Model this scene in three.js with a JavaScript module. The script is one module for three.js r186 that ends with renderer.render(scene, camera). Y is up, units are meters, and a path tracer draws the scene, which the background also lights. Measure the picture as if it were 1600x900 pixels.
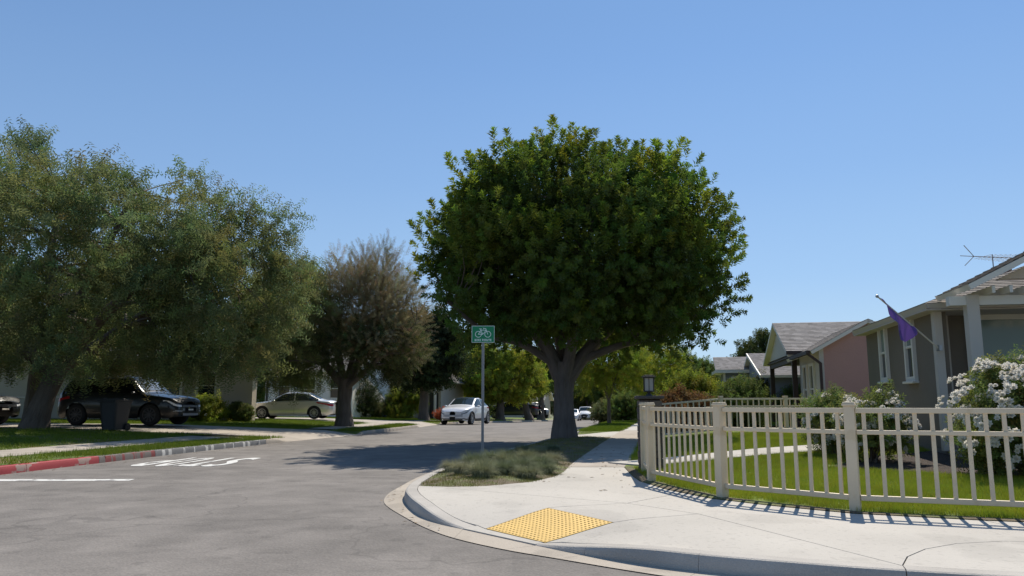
import * as THREE from 'three';
import { mergeGeometries, toCreasedNormals } from 'three/addons/utils/BufferGeometryUtils.js';
import { RoundedBoxGeometry } from 'three/addons/geometries/RoundedBoxGeometry.js';
import { TextGeometry } from 'three/addons/geometries/TextGeometry.js';
import { FontLoader } from 'three/addons/loaders/FontLoader.js';

// ---------------------------------------------------------------- camera, sky, sun, exposure
const scene = new THREE.Scene();
const camera = new THREE.PerspectiveCamera(41.11, 16 / 9, 0.1, 4000);
camera.position.set(0, 1.15, 0);
camera.lookAt(0, 1.15 + 15.167, -100);
const SUN = new THREE.Vector3(0.30, 1, -0.72).normalize();
{
  const W = 512, H = 256, d = new Float32Array(W * H * 4), v = new THREE.Vector3();
  const mix = (a, b, t) => a + (b - a) * t;
  // colour by height (fitted to the photograph) times a fall-off with the angle from the sun, as in clear air
  const stops = [[-1, .26, .25, .24], [-.03, .30, .31, .32], [0, .74, .98, 1.2], [.08, .632, .902, 1.186], [.154, .476, .754, 1.139], [.28, .34, .585, 1.0], [.417, .25, .46, .861], [.47, .227, .422, .798], [.7, .175, .335, .66], [1, .15, .295, .60]];
  for (let j = 0; j < H; j++) for (let i = 0; i < W; i++) {
    const phi = ((i + .5) / W - .5) * 2 * Math.PI, th = ((j + .5) / H - .5) * Math.PI;
    v.set(Math.cos(th) * Math.cos(phi), Math.sin(th), Math.cos(th) * Math.sin(phi));
    let k = 0; while (k < stops.length - 2 && v.y > stops[k + 1][0]) k++;
    const a = stops[k], b = stops[k + 1], t = Math.min(1, Math.max(0, (v.y - a[0]) / (b[0] - a[0])));
    const f = v.y > -.03 ? .4 + .6 * Math.exp(-1.2 * Math.acos(Math.min(1, Math.max(-1, v.dot(SUN))))) : 1;
    const o = (j * W + i) * 4;
    for (let c = 0; c < 3; c++) d[o + c] = mix(a[c + 1], b[c + 1], t) * f;
    d[o + 3] = 1;
  }
  const sky = new THREE.DataTexture(d, W, H, THREE.RGBAFormat, THREE.FloatType);
  sky.mapping = THREE.EquirectangularReflectionMapping; sky.magFilter = THREE.LinearFilter; sky.minFilter = THREE.LinearFilter; sky.needsUpdate = true;
  scene.background = sky; scene.environment = sky;
}
const sun = new THREE.DirectionalLight(new THREE.Color(1, .915, .79), 4.7);
sun.position.copy(SUN).multiplyScalar(120); sun.castShadow = true; sun.shadow.radius = 1;
sun.shadow.mapSize.set(4096, 4096);
Object.assign(sun.shadow.camera, { left: -70, right: 70, top: 70, bottom: -70, near: 1, far: 320 });
scene.add(sun); scene.add(sun.target); sun.target.position.set(0, 0, -30); sun.position.add(sun.target.position);
const renderer = new THREE.WebGLRenderer({ antialias: true });
renderer.toneMapping = THREE.LinearToneMapping; renderer.toneMappingExposure = 1.25;
renderer.shadowMap.enabled = true;

// ---------------------------------------------------------------- helpers
let seed = 7;
const rnd = () => { seed = (seed + 0x6D2B79F5) | 0; let t = Math.imul(seed ^ (seed >>> 15), 1 | seed); t = (t + Math.imul(t ^ (t >>> 7), 61 | t)) ^ t; return ((t ^ (t >>> 14)) >>> 0) / 4294967296; };
const rr = (a, b) => a + (b - a) * rnd();
const V = (x, y, z) => new THREE.Vector3(x, y, z);
const clamp = (x, a = 0, b = 1) => Math.min(b, Math.max(a, x));
const lerp = (a, b, t) => a + (b - a) * t;
const sm = (a, b, x) => { const t = clamp((x - a) / (b - a)); return t * t * (3 - 2 * t); };
const used = {};
const numbered = n => { const k = used[n] = (used[n] || 0) + 1; return k === 1 ? n : n + '_' + String(k - 1).padStart(3, '0'); };
function shade(o) { o.castShadow = true; o.receiveShadow = true; return o; }
function mk(name, geo, mat, parent) { const m = shade(new THREE.Mesh(geo, mat)); m.name = parent ? name : numbered(name); (parent || scene).add(m); return m; }
function tag(o, label, category, group, kind) { o.userData = { ...o.userData, label, category }; if (group) o.userData.group = group; if (kind) o.userData.kind = kind; return o; }
function thing(name, label, category, [x, y, z] = [0, 0, 0], turn = 0, group) {
  const o = new THREE.Group(); o.name = numbered(name); o.position.set(x, y, z); o.rotation.y = turn; scene.add(o); return tag(o, label, category, group);
}
function struct(name, geo, mat, label) { const m = geo ? mk(name, geo, mat) : (() => { const g = new THREE.Group(); g.name = numbered(name); scene.add(g); return g; })(); m.userData.kind = 'structure'; if (label) m.userData.label = label; return m; }
function stuff(o) { o.userData.kind = 'stuff'; return o; }
// uv in metres by the dominant axis of each face
function uvm(g0, s = 1) {
  const g = g0.index ? g0.toNonIndexed() : g0; const p = g.attributes.position, n = p.count, uv = new Float32Array(n * 2);
  const a = V(), b = V(), c = V(), N = V();
  for (let i = 0; i < n; i += 3) {
    a.fromBufferAttribute(p, i); b.fromBufferAttribute(p, i + 1); c.fromBufferAttribute(p, i + 2);
    N.copy(b).sub(a).cross(c.clone().sub(a)); const X = Math.abs(N.x), Y = Math.abs(N.y), Z = Math.abs(N.z);
    [a, b, c].forEach((q, k) => { const u = Y >= X && Y >= Z ? [q.x, q.z] : X >= Z ? [q.z, q.y] : [q.x, q.y]; uv[(i + k) * 2] = u[0] * s; uv[(i + k) * 2 + 1] = u[1] * s; });
  }
  g.setAttribute('uv', new THREE.BufferAttribute(uv, 2)); if (!g.attributes.normal) g.computeVertexNormals(); return g;
}
const clean = g => { const q = g.index ? g.toNonIndexed() : g; for (const k of Object.keys(q.attributes)) if (!['position', 'normal', 'uv'].includes(k)) q.deleteAttribute(k); if (!q.attributes.normal) q.computeVertexNormals(); if (!q.attributes.uv) q.setAttribute('uv', new THREE.BufferAttribute(new Float32Array(q.attributes.position.count * 2), 2)); return q; };
const join = gs => mergeGeometries(gs.map(clean));
const bx = (w, h, d, x = 0, y = 0, z = 0) => { const g = new THREE.BoxGeometry(w, h, d); g.translate(x, y, z); return uvm(g); };           // centre
const bb = (x0, x1, y0, y1, z0, z1) => bx(x1 - x0, y1 - y0, z1 - z0, (x0 + x1) / 2, (y0 + y1) / 2, (z0 + z1) / 2);
const rb = (w, h, d, r, x = 0, y = 0, z = 0) => { const g = new RoundedBoxGeometry(w, h, d, 2, Math.min(r, w / 2.01, h / 2.01, d / 2.01)); g.translate(x, y, z); return uvm(g); };
function beam(a, b, w, h) { const d = V().subVectors(b, a), g = new THREE.BoxGeometry(w, h, d.length()); const m = new THREE.Matrix4().lookAt(V(0, 0, 0), d, Math.abs(d.y) > .98 * d.length() ? V(1, 0, 0) : V(0, 1, 0)); g.applyMatrix4(m); g.translate((a.x + b.x) / 2, (a.y + b.y) / 2, (a.z + b.z) / 2); return uvm(g); }
function tube(pts, r0, r1, seg = 8, sides = 8, wob = 0) {             // tapered tube through points
  const c = new THREE.CatmullRomCurve3(pts), g = new THREE.TubeGeometry(c, seg, 1, sides, false), p = g.attributes.position, q = V(), m = V();
  for (let i = 0; i <= seg; i++) { c.getPointAt(i / seg, m); const t = i / seg, r = Array.isArray(r0) ? r0[Math.min(r0.length - 1, Math.round(t * (r0.length - 1)))] : lerp(r0, r1, t); for (let j = 0; j <= sides; j++) { const k = i * (sides + 1) + j; q.fromBufferAttribute(p, k).sub(m); const f = wob ? 1 + wob * Math.sin(j / sides * Math.PI * 2 * 3 + i * .35) + wob * .6 * Math.sin(j / sides * Math.PI * 2 * 5 - i * .5) : 1; q.multiplyScalar(r * f).add(m); p.setXYZ(k, q.x, q.y, q.z); } }
  g.computeVertexNormals(); const uv = g.attributes.uv, L = c.getLength(), R = (Array.isArray(r0) ? r0[0] : r0) * 6.28; for (let i = 0; i < uv.count; i++) uv.setXY(i, uv.getY(i) * R, uv.getX(i) * L);
  return g;
}
const cyl = (r0, r1, h, x = 0, y = 0, z = 0, s = 16) => { const g = new THREE.CylinderGeometry(r1, r0, h, s); g.translate(x, y, z); return g; };
// a path x(z) through points, by z falling
const along = pts => z => { let i = 0; while (i < pts.length - 2 && z < pts[i + 1][1]) i++; const [x0, z0] = pts[i], [x1, z1] = pts[i + 1]; const t = (z - z0) / (z1 - z0); const xm = i > 0 ? pts[i - 1] : pts[i], xn = i < pts.length - 2 ? pts[i + 2] : pts[i + 1]; const m0 = (x1 - xm[0]) / (z1 - xm[1]) * (z1 - z0), m1 = (xn[0] - x0) / (xn[1] - z0) * (z1 - z0); if (t < 0 || t > 1) return lerp(x0, x1, t); const t2 = t * t, t3 = t2 * t; return (2 * t3 - 3 * t2 + 1) * x0 + (t3 - 2 * t2 + t) * m0 + (-2 * t3 + 3 * t2) * x1 + (t3 - t2) * m1; };

// ---- noise and textures
const hash = (x, y, s) => { let h = Math.imul(x, 374761393) + Math.imul(y, 668265263) + Math.imul(s, 974634777); h = Math.imul(h ^ (h >>> 13), 1274126177); return ((h ^ (h >>> 16)) >>> 0) / 4294967296; };
function vn(x, y, per, s) { const i = Math.floor(x), j = Math.floor(y), f = x - i, g = y - j, u = f * f * (3 - 2 * f), v = g * g * (3 - 2 * g), w = a => ((a % per) + per) % per; return lerp(lerp(hash(w(i), w(j), s), hash(w(i + 1), w(j), s), u), lerp(hash(w(i), w(j + 1), s), hash(w(i + 1), w(j + 1), s), u), v); }
const fbm = (x, y, per, s, o = 4) => { let a = 0, k = .5, n = 0; for (let i = 0; i < o; i++) { a += k * vn(x, y, per, s + i); n += k; x *= 2; y *= 2; per *= 2; k *= .5; } return a / n; };
function tex(N, metres, fn, srgb) {            // fn(u,v in 0..1) -> [r,g,b] 0..1
  const d = new Uint8Array(N * N * 4);
  for (let j = 0; j < N; j++) for (let i = 0; i < N; i++) { const c = fn(i / N, j / N), o = (j * N + i) * 4; d[o] = clamp(c[0]) * 255; d[o + 1] = clamp(c[1]) * 255; d[o + 2] = clamp(c[2]) * 255; d[o + 3] = 255; }
  const t = new THREE.DataTexture(d, N, N); t.wrapS = t.wrapT = THREE.RepeatWrapping; t.magFilter = THREE.LinearFilter; t.minFilter = THREE.LinearMipmapLinearFilter; t.generateMipmaps = true; if (srgb) t.colorSpace = THREE.SRGBColorSpace; t.repeat.set(1 / metres, 1 / metres); t.needsUpdate = true; return t;
}
const grey = v => [v, v, v];
const S = c => { const l = Math.max(0, c); return l <= .0031308 ? 12.92 * l : 1.055 * Math.pow(l, 1 / 2.4) - .055; };
const tint = (r, g, b, k) => [S(r * k), S(g * k), S(b * k)];     // linear base colour times k, as sRGB texel
function surf(N, metres, colour, height, opts = {}) {
  const { bump = .004, ...rest } = opts;
  const m = new THREE.MeshStandardMaterial({ roughness: .9, ...rest });
  m.map = tex(N, metres, colour, true); if (height) { m.bumpMap = tex(N, metres, (u, v) => grey(height(u, v)), false); m.bumpScale = bump; } return m;
}
const plain = (r, g, b, rough = .7, o = {}) => { const m = new THREE.MeshPhysicalMaterial({ roughness: rough, ...o }); m.color.setRGB(r, g, b); return m; };

const M = {};
M.asphalt = surf(1024, 9, (u, v) => { const big = fbm(u * 5, v * 5, 5, 3, 4), mid = fbm(u * 24, v * 24, 24, 9, 3), fine = hash(u * 1024 | 0, v * 1024 | 0, 5), crack = Math.abs(fbm(u * 4, v * 4, 4, 31, 5) - .5), st = sm(.62, .74, fbm(u * 7, v * 7, 7, 77, 3)); let k = (.84 + .42 * (big - .5) + .5 * (mid - .5)) + .34 * (fine - .5) - .07 * st; if (crack < .005) k *= .80; k *= 1 - .16 * sm(.84, .9, vn(u * 46, v * 46, 46, 61)) - .1 * sm(.6, .7, fbm(u * 3, v * 11, 11, 67, 4)); return tint(.176, .161, .146, k * 1.05); }, (u, v) => .5 * hash(u * 1024 | 0, v * 1024 | 0, 5) + .5 * vn(u * 300, v * 300, 300, 2), { roughness: .92, bump: .006 });
M.concrete = surf(1024, 4, (u, v) => { const big = fbm(u * 4, v * 4, 4, 13, 4), fine = hash(u * 1024 | 0, v * 1024 | 0, 15), st = sm(.6, .72, fbm(u * 6, v * 6, 6, 21, 4)), sp = sm(.80, .86, vn(u * 130, v * 130, 130, 8)); const k = .96 + .2 * (big - .5) + .13 * (fine - .5) - .10 * st - .12 * sp; return tint(.445, .42, .375, k); }, (u, v) => .5 * hash(u * 1024 | 0, v * 1024 | 0, 5) + .5 * vn(u * 200, v * 200, 200, 4), { roughness: .9, bump: .002 });
M.oldConcrete = surf(512, 3, (u, v) => { const big = fbm(u * 4, v * 4, 4, 43, 4), fine = hash(u * 512 | 0, v * 512 | 0, 15), st = sm(.55, .7, fbm(u * 6, v * 6, 6, 51, 4)); const k = .95 + .35 * (big - .5) + .16 * (fine - .5) - .12 * st; return tint(.39, .345, .29, k); }, (u, v) => hash(u * 512 | 0, v * 512 | 0, 5), { roughness: .92, bump: .003 });
M.gutter = surf(512, 3, (u, v) => { const big = fbm(u * 4, v * 4, 4, 63, 4), fine = hash(u * 512 | 0, v * 512 | 0, 25), st = sm(.58, .74, fbm(u * 7, v * 7, 7, 71, 4)); const k = .95 + .35 * (big - .5) + .2 * (fine - .5) - .16 * st; return tint(.39, .345, .285, k); }, (u, v) => hash(u * 512 | 0, v * 512 | 0, 5), { roughness: .92, bump: .003 });
M.curbFace = surf(512, 2, (u, v) => { const big = fbm(u * 5, v * 5, 5, 163, 4), fine = hash(u * 512 | 0, v * 512 | 0, 29); const k = .93 + .35 * (big - .5) + .2 * (fine - .5); return tint(.43, .405, .365, k); }, (u, v) => hash(u * 512 | 0, v * 512 | 0, 5), { roughness: .92, bump: .003 });
M.lawn = surf(1024, 6, (u, v) => { const big = fbm(u * 5, v * 5, 5, 83, 4), mid = vn(u * 90, v * 90, 90, 85), fine = hash(u * 1024 | 0, v * 1024 | 0, 35); const k = .9 + .7 * (big - .5) + .45 * (mid - .5) + .5 * (fine - .5); return tint(.135 + .03 * (big - .5), .185, .022, k); }, (u, v) => .6 * hash(u * 1024 | 0, v * 1024 | 0, 5) + .4 * vn(u * 200, v * 200, 200, 2), { roughness: .95, bump: .03 });
M.lawnDry = surf(1024, 7, (u, v) => { const big = fbm(u * 6, v * 6, 6, 93, 4), mid = vn(u * 90, v * 90, 90, 95), fine = hash(u * 1024 | 0, v * 1024 | 0, 45), d = sm(.56, .68, big); const k = .9 + .45 * (mid - .5) + .5 * (fine - .5); return tint(lerp(.11, .22, d), lerp(.15, .165, d), lerp(.025, .07, d), k); }, (u, v) => .6 * hash(u * 1024 | 0, v * 1024 | 0, 5) + .4 * vn(u * 200, v * 200, 200, 2), { roughness: .95, bump: .03 });
M.soil = surf(512, 2.5, (u, v) => { const big = fbm(u * 6, v * 6, 6, 103, 4), fine = hash(u * 512 | 0, v * 512 | 0, 55), gr = sm(.45, .6, fbm(u * 9, v * 9, 9, 113, 3)); const k = .9 + .5 * (big - .5) + .6 * (fine - .5); return tint(lerp(.17, .15, gr), lerp(.135, .165, gr), lerp(.085, .06, gr), k); }, (u, v) => .6 * hash(u * 512 | 0, v * 512 | 0, 5) + .4 * vn(u * 90, v * 90, 90, 2), { roughness: .96, bump: .03 });
M.mulch = surf(256, 1.5, (u, v) => tint(.06, .04, .028, .8 + .9 * (hash(u * 256 | 0, v * 256 | 0, 55) - .5) + .6 * (fbm(u * 8, v * 8, 8, 3, 3) - .5)), (u, v) => hash(u * 256 | 0, v * 256 | 0, 5), { roughness: .96, bump: .03 });
M.earth = surf(256, 20, (u, v) => tint(.12, .13, .06, .8 + .6 * fbm(u * 6, v * 6, 6, 3, 4)), null, { roughness: .96 });
const stucco = (r, g, b) => surf(256, 2, (u, v) => tint(r, g, b, .93 + .14 * fbm(u * 3, v * 3, 3, 7, 4) + .1 * (hash(u * 256 | 0, v * 256 | 0, 5) - .5)), (u, v) => .5 * hash(u * 256 | 0, v * 256 | 0, 6) + .5 * vn(u * 60, v * 60, 60, 2), { roughness: .92, bump: .006 });
M.taupe = stucco(.19, .16, .125); M.pink = stucco(.46, .28, .24); M.cream = stucco(.55, .52, .45); M.white = stucco(.80, .78, .73); M.beige = stucco(.57, .47, .37); M.greige = stucco(.42, .38, .315); M.slate = stucco(.20, .22, .27); M.tan = stucco(.42, .39, .34);
M.ochre = stucco(.50, .34, .12);
const shingle = (r, g, b) => surf(512, 2.4, (u, v) => { const row = Math.floor(v * 17), off = hash(row, 3, 9), col = Math.floor((u + off) * 14), e = hash(col % 14, row, 21); return tint(r, g, b, .72 + .5 * e + .3 * (hash(u * 512 | 0, v * 512 | 0, 5) - .5)); }, (u, v) => hash(u * 512 | 0, v * 512 | 0, 6), { roughness: .95, bump: .004 });
M.shingleGrey = shingle(.25, .235, .225); M.shingleDark = shingle(.14, .135, .135); M.shingleTan = shingle(.30, .27, .235);
const barkOf = (r, g, b) => surf(512, 1.2, (u, v) => { const n = fbm(u * 16, v * 4, 4, 7, 4), f = hash(u * 512 | 0, v * 512 | 0, 5); return tint(r, g, b, .7 + .7 * n + .25 * (f - .5)); }, (u, v) => fbm(u * 20, v * 5, 5, 17, 4), { roughness: .95, bump: .03 });
M.bark = barkOf(.15, .125, .11); M.barkDark = barkOf(.13, .105, .085);
M.vinyl = surf(256, 1.3, (u, v) => { const d = sm(.58, .72, fbm(u * 9, v * 9, 9, 41, 4)); return tint(.74 - .05 * d, .615 - .06 * d, .43 - .07 * d, .95 + .12 * (fbm(u * 5, v * 5, 5, 44, 4) - .5) + .05 * (hash(u * 256 | 0, v * 256 | 0, 3) - .5)); }, null, { roughness: .55 }); M.trim = plain(.70, .66, .58, .55); M.trimGrey = plain(.54, .49, .42, .6); M.brown = plain(.045, .026, .02, .6); M.darkTrim = plain(.05, .045, .042, .6);
M.glass = plain(.02, .03, .03, .06, { ior: 1.5 }); M.blind = plain(.20, .26, .23, .12); M.steel = plain(.42, .43, .44, .45, { metalness: .8 }); M.galv = plain(.33, .335, .34, .5, { metalness: .55 });
M.black = plain(.012, .012, .013, .5); M.rubber = plain(.016, .016, .017, .85);

// ---------------------------------------------------------------- ground, road, corner
const gy = z => z > -45 ? 0 : -.0165 * (-z - 45);                     // the street falls away slowly beyond 45 m
const LX = along([[-14.5, -6], [-11, -8.2], [-9.3, -10.2], [-8.55, -12.5], [-8.3, -14.5], [-8.02, -17], [-7.65, -20], [-6.92, -24.5], [-5.85, -29.6], [-5.25, -34], [-3.9, -47], [-1.9, -58], [.8, -70], [3.4, -82], [6.6, -100], [11.5, -124]]);
const RX = along([[-1.33, -9.9], [-1.32, -11], [-1.12, -13.2], [-.12, -18.2], [1.0, -23.3], [2.6, -31], [5.4, -45], [9, -60], [13.0, -80], [17, -100], [22.5, -124]]);
const WX = along([[.79, -12.07], [1.09, -13.94], [3.03, -24.2], [4.35, -31], [7.2, -45], [10.8, -60], [14.8, -80], [18.8, -100], [24.3, -124]]);
const lh = (t, z) => gy(z) + .135 + .031 * clamp(t, 0, 8) + .004 * clamp(t - 8, 0, 30);
const rh = (x, z) => gy(z) + .13 + .22 * sm(-9, -22, z) * sm(1.2, 4.5, x - (z < -12 ? WX(z) - .8 : .9)) ;
const O1 = [-.45, -7.29], O2 = [.19, -6.48];
function hc(x, z) {                                                   // corner pavement: falls to the gutter at the ramp
  const dx = O2[0] - O1[0], dz = O2[1] - O1[1], t = clamp(((x - O1[0]) * dx + (z - O1[1]) * dz) / (dx * dx + dz * dz));
  const d = Math.hypot(x - O1[0] - t * dx, z - O1[1] - t * dz); return .022 + .108 * sm(-.25, 1.25, d);
}
function gridGeo(fn, nu, nv) { const p = [], ix = []; for (let j = 0; j <= nv; j++) for (let i = 0; i <= nu; i++) { const q = fn(i / nu, j / nv); p.push(q[0], q[1], q[2]); } for (let j = 0; j < nv; j++) for (let i = 0; i < nu; i++) { const a = j * (nu + 1) + i, b = a + 1, c = a + nu + 1, d = c + 1; ix.push(a, c, b, b, c, d); } const g = new THREE.BufferGeometry(); g.setAttribute('position', new THREE.Float32BufferAttribute(p, 3)); g.setIndex(ix); g.computeVertexNormals(); const n = g.attributes.normal; const uv = new Float32Array(p.length / 3 * 2); for (let i = 0; i < p.length / 3; i++) { uv[i * 2] = p[i * 3]; uv[i * 2 + 1] = p[i * 3 + 2]; } g.setAttribute('uv', new THREE.BufferAttribute(uv, 2)); return g; }
const up = g => { const n = g.attributes.normal; let s = 0; for (let i = 0; i < n.count; i++) s += n.getY(i); if (s < 0) { const ix = g.index.array; for (let i = 0; i < ix.length; i += 3) { const t = ix[i]; ix[i] = ix[i + 1]; ix[i + 1] = t; } g.computeVertexNormals(); } return g; };
const strip = (X, side, za, zb, t0, t1, h, nt = 2, step = .8) => { const n = Math.max(1, Math.round((za - zb) / step)); return up(gridGeo((u, v) => { const z = lerp(za, zb, v), t = lerp(t0, t1, u), x = X(z) + side * t; return [x, h(t, z, x), z - (side < 0 ? .13 * t : 0)]; }, nt, n)); };
// a polygon (any outline) cut into cells, each corner lifted to h(x,z); edge closed by a skirt
function clipCell(poly, x0, x1, z0, z1) {
  const cut = (P, ins, at) => { const o = []; for (let i = 0; i < P.length; i++) { const a = P[i], b = P[(i + 1) % P.length], ia = ins(a), ib = ins(b); if (ia) o.push(a); if (ia !== ib) o.push(at(a, b)); } return o; };
  const ax = c => (a, b) => { const t = (c - a[0]) / (b[0] - a[0]); return [c, a[1] + (b[1] - a[1]) * t]; }, az = c => (a, b) => { const t = (c - a[1]) / (b[1] - a[1]); return [a[0] + (b[0] - a[0]) * t, c]; };
  let P = cut(poly, q => q[0] >= x0, ax(x0)); if (P.length) P = cut(P, q => q[0] <= x1, ax(x1)); if (P.length) P = cut(P, q => q[1] >= z0, az(z0)); if (P.length) P = cut(P, q => q[1] <= z1, az(z1)); return P;
}
function sheet(poly, h, cell = .25, skirt = 0) {
  const xs = poly.map(q => q[0]), zs = poly.map(q => q[1]), p = [];
  const push = (a, b, c) => { const ny = (b[1] - a[1]) * (c[0] - a[0]) - (b[0] - a[0]) * (c[1] - a[1]); for (const q of ny > 0 ? [a, b, c] : [a, c, b]) p.push(q[0], h(q[0], q[1]), q[1]); };
  for (let x = Math.floor(Math.min(...xs) / cell) * cell; x < Math.max(...xs); x += cell) for (let z = Math.floor(Math.min(...zs) / cell) * cell; z < Math.max(...zs); z += cell) {
    const P = clipCell(poly, x, x + cell, z, z + cell); if (P.length < 3) continue;
    const Q = P.filter((q, i) => { const r = P[(i + 1) % P.length]; return Math.hypot(q[0] - r[0], q[1] - r[1]) > 1e-6; }); if (Q.length < 3) continue;
    for (const [a, b, c] of THREE.ShapeUtils.triangulateShape(Q.map(q => new THREE.Vector2(q[0], q[1])), [])) push(Q[a], Q[b], Q[c]);
  }
  if (skirt) for (let i = 0; i < poly.length; i++) { const a = poly[i], b = poly[(i + 1) % poly.length], n = Math.max(1, Math.ceil(Math.hypot(b[0] - a[0], b[1] - a[1]) / cell)); for (let k = 0; k < n; k++) { const A = [lerp(a[0], b[0], k / n), lerp(a[1], b[1], k / n)], B = [lerp(a[0], b[0], (k + 1) / n), lerp(a[1], b[1], (k + 1) / n)], ya = h(...A), yb = h(...B); p.push(A[0], ya, A[1], B[0], yb, B[1], B[0], yb - skirt, B[1], A[0], ya, A[1], B[0], yb - skirt, B[1], A[0], ya - skirt, A[1]); } }
  const g = new THREE.BufferGeometry(); g.setAttribute('position', new THREE.Float32BufferAttribute(p, 3)); g.computeVertexNormals(); return uvm(toCreasedNormals(g, .5));
}
// shrink an outline towards its inside by d (for joints)
function inset(poly, d) {
  let A = 0; poly.forEach((a, i) => { const b = poly[(i + 1) % poly.length]; A += a[0] * b[1] - b[0] * a[1]; }); const s = A > 0 ? 1 : -1, n = poly.length;
  return poly.map((q, i) => { const a = poly[(i + n - 1) % n], b = poly[(i + 1) % n]; const e1 = [q[0] - a[0], q[1] - a[1]], e2 = [b[0] - q[0], b[1] - q[1]], l1 = Math.hypot(...e1), l2 = Math.hypot(...e2); const m = [-(e1[1] / l1 + e2[1] / l2) * s, (e1[0] / l1 + e2[0] / l2) * s], L = Math.hypot(...m) || 1, co = Math.max(.5, L / 2); return [q[0] + m[0] / L * d / co, q[1] + m[1] / L * d / co]; });
}

{ // terrain out to the horizon
  const g = gridGeo((u, v) => { const e = t => Math.sign(t - .5) * Math.pow(Math.abs(t - .5) * 2, 3) * 1800; const x = e(u), z = e(v) - 40; return [x, -.14 + (z < -45 ? -.0165 * Math.min(110, -z - 45) : 0), z]; }, 40, 40); struct('ground', up(g), M.earth);
  const r = gridGeo((u, v) => { const z = lerp(26, -130, v), x = lerp(-60, 60, u) + (z < -40 ? (-z - 40) * .18 : 0); return [x, gy(z), z]; }, 8, 60); struct('road', up(r), M.asphalt);
}
// painted road markings
const paint = surf(256, 1.2, (u, v) => { const w = sm(.60, .66, fbm(u * 9, v * 9, 9, 4, 4)), f = hash(u * 256 | 0, v * 256 | 0, 8); return tint(lerp(.66, .30, w), lerp(.66, .29, w), lerp(.63, .28, w), .9 + .25 * (f - .5)); }, null, { roughness: .8 });
tag(mk('stop_line', sheet([[-8.35, -11.92], [-8.4, -12.2], [-5.87, -12.26], [-5.82, -11.99]], () => .004, .5), paint), 'white painted stop line across the lane by the red curb', 'road marking');
{
  const font = await new FontLoader().loadAsync('fonts/droid/droid_sans_bold.typeface.json');
  const t = thing('stop_legend', 'white painted word STOP on the asphalt of the oncoming lane', 'road marking', [-6.35, .004, -15.9], Math.PI - .06);
  let x = -.92; for (const c of 'STOP') { const g = new TextGeometry(c, { font, size: 1, depth: .004, curveSegments: 5 }); g.computeBoundingBox(); const w = g.boundingBox.max.x; g.translate(0, -.5, 0); g.scale(.40 / w, 2.3, .75); g.rotateX(-Math.PI / 2); g.translate(x, 0, 0); mk('letter', uvm(g), paint, t); x += .475; }
}
// --- left side of the street: parkway, walk, lawn, driveways
const inD = q => Math.max(sm(-23.4, -24.4, q) * (1 - sm(-29.7, -30.7, q)), sm(-38.9, -39.9, q) * (1 - sm(-45.1, -46.1, q)));
{
  const lh0 = lh, ph = (t, z) => lh0(t, z) - inD(z) * (.13 * (1 - sm(0, 1.3, t)));
  const A = strip(LX, -1, -8.2, -24.4, .16, 1.25, ph, 4, .4), B = strip(LX, -1, -29.7, -39.9, .16, 1.25, ph, 4, .4), C = strip(LX, -1, -45.1, -120, .16, 1.25, ph, 4, .4);
  struct('parkway', A, M.lawnDry); struct('parkway', B, M.lawn); struct('parkway', C, M.lawn);
  struct('lawn', strip(LX, -1, -8.2, -24.4, 2.47, 34, lh, 24), M.lawnDry); struct('lawn', strip(LX, -1, -29.7, -39.9, 2.47, 34, lh, 24), M.lawn); struct('lawn', strip(LX, -1, -45.1, -120, 2.47, 34, lh, 20, 2), M.lawn);
  const apron = (t, z) => lh(t, z) - (.13 * (1 - sm(0, 1.3, t))) + .002;
  struct('driveway', strip(LX, -1, -24.4, -29.7, .0, 26, apron, 40), M.oldConcrete); struct('driveway', strip(LX, -1, -39.9, -45.1, .0, 22, apron, 40), M.oldConcrete);
  struct('sidewalk_bed', strip(LX, -1, -8.2, -120, 1.25, 2.47, (t, z) => lh(t, z) - .03), M.soil);
  const w = struct('sidewalk_left', null, null, 'concrete walk along the lawns across the street');
  for (let z = -8.2; z > -112; z -= 1.5) { if ((z < -23 && z > -29.7) || (z < -38.5 && z > -45.1)) continue; mk('slab', up(strip(LX, -1, z - .008, z - 1.492, 1.26, 2.46, (t, q) => lh(t, q) + .004)), M.oldConcrete, w); }
}
const FOOT = [[17, -100], [13.0, -80], [9, -60], [5.4, -45], [2.6, -31], [1.0, -23.3], [-.12, -18.2], [-1.12, -13.2], [-1.33, -11], [-1.34, -10], [-1.26, -9.3], [-.93, -8.1], [-.67, -7.58], [-.45, -7.29], [.19, -6.48], [.55, -6.08], [.9, -5.76], [1.28, -5.5], [1.77, -5.26], [2.45, -4.98], [5, -4.3], [14, -2.9]];
const cf = new THREE.CatmullRomCurve3(FOOT.map(q => V(q[0], 0, q[1])), false, 'centripetal'), nF = FOOT.length - 1;
const innerEdge = (a, b, per = 4) => { const o = []; for (let k = 0; k <= (b - a) * per; k++) { const t = (a + k / per) / nF, p = cf.getPoint(clamp(t)), d = cf.getPoint(clamp(t + .0005)).sub(cf.getPoint(clamp(t - .0005))).normalize(); o.push([p.x + d.z * .157, p.z - d.x * .157]); } return o; };
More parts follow.
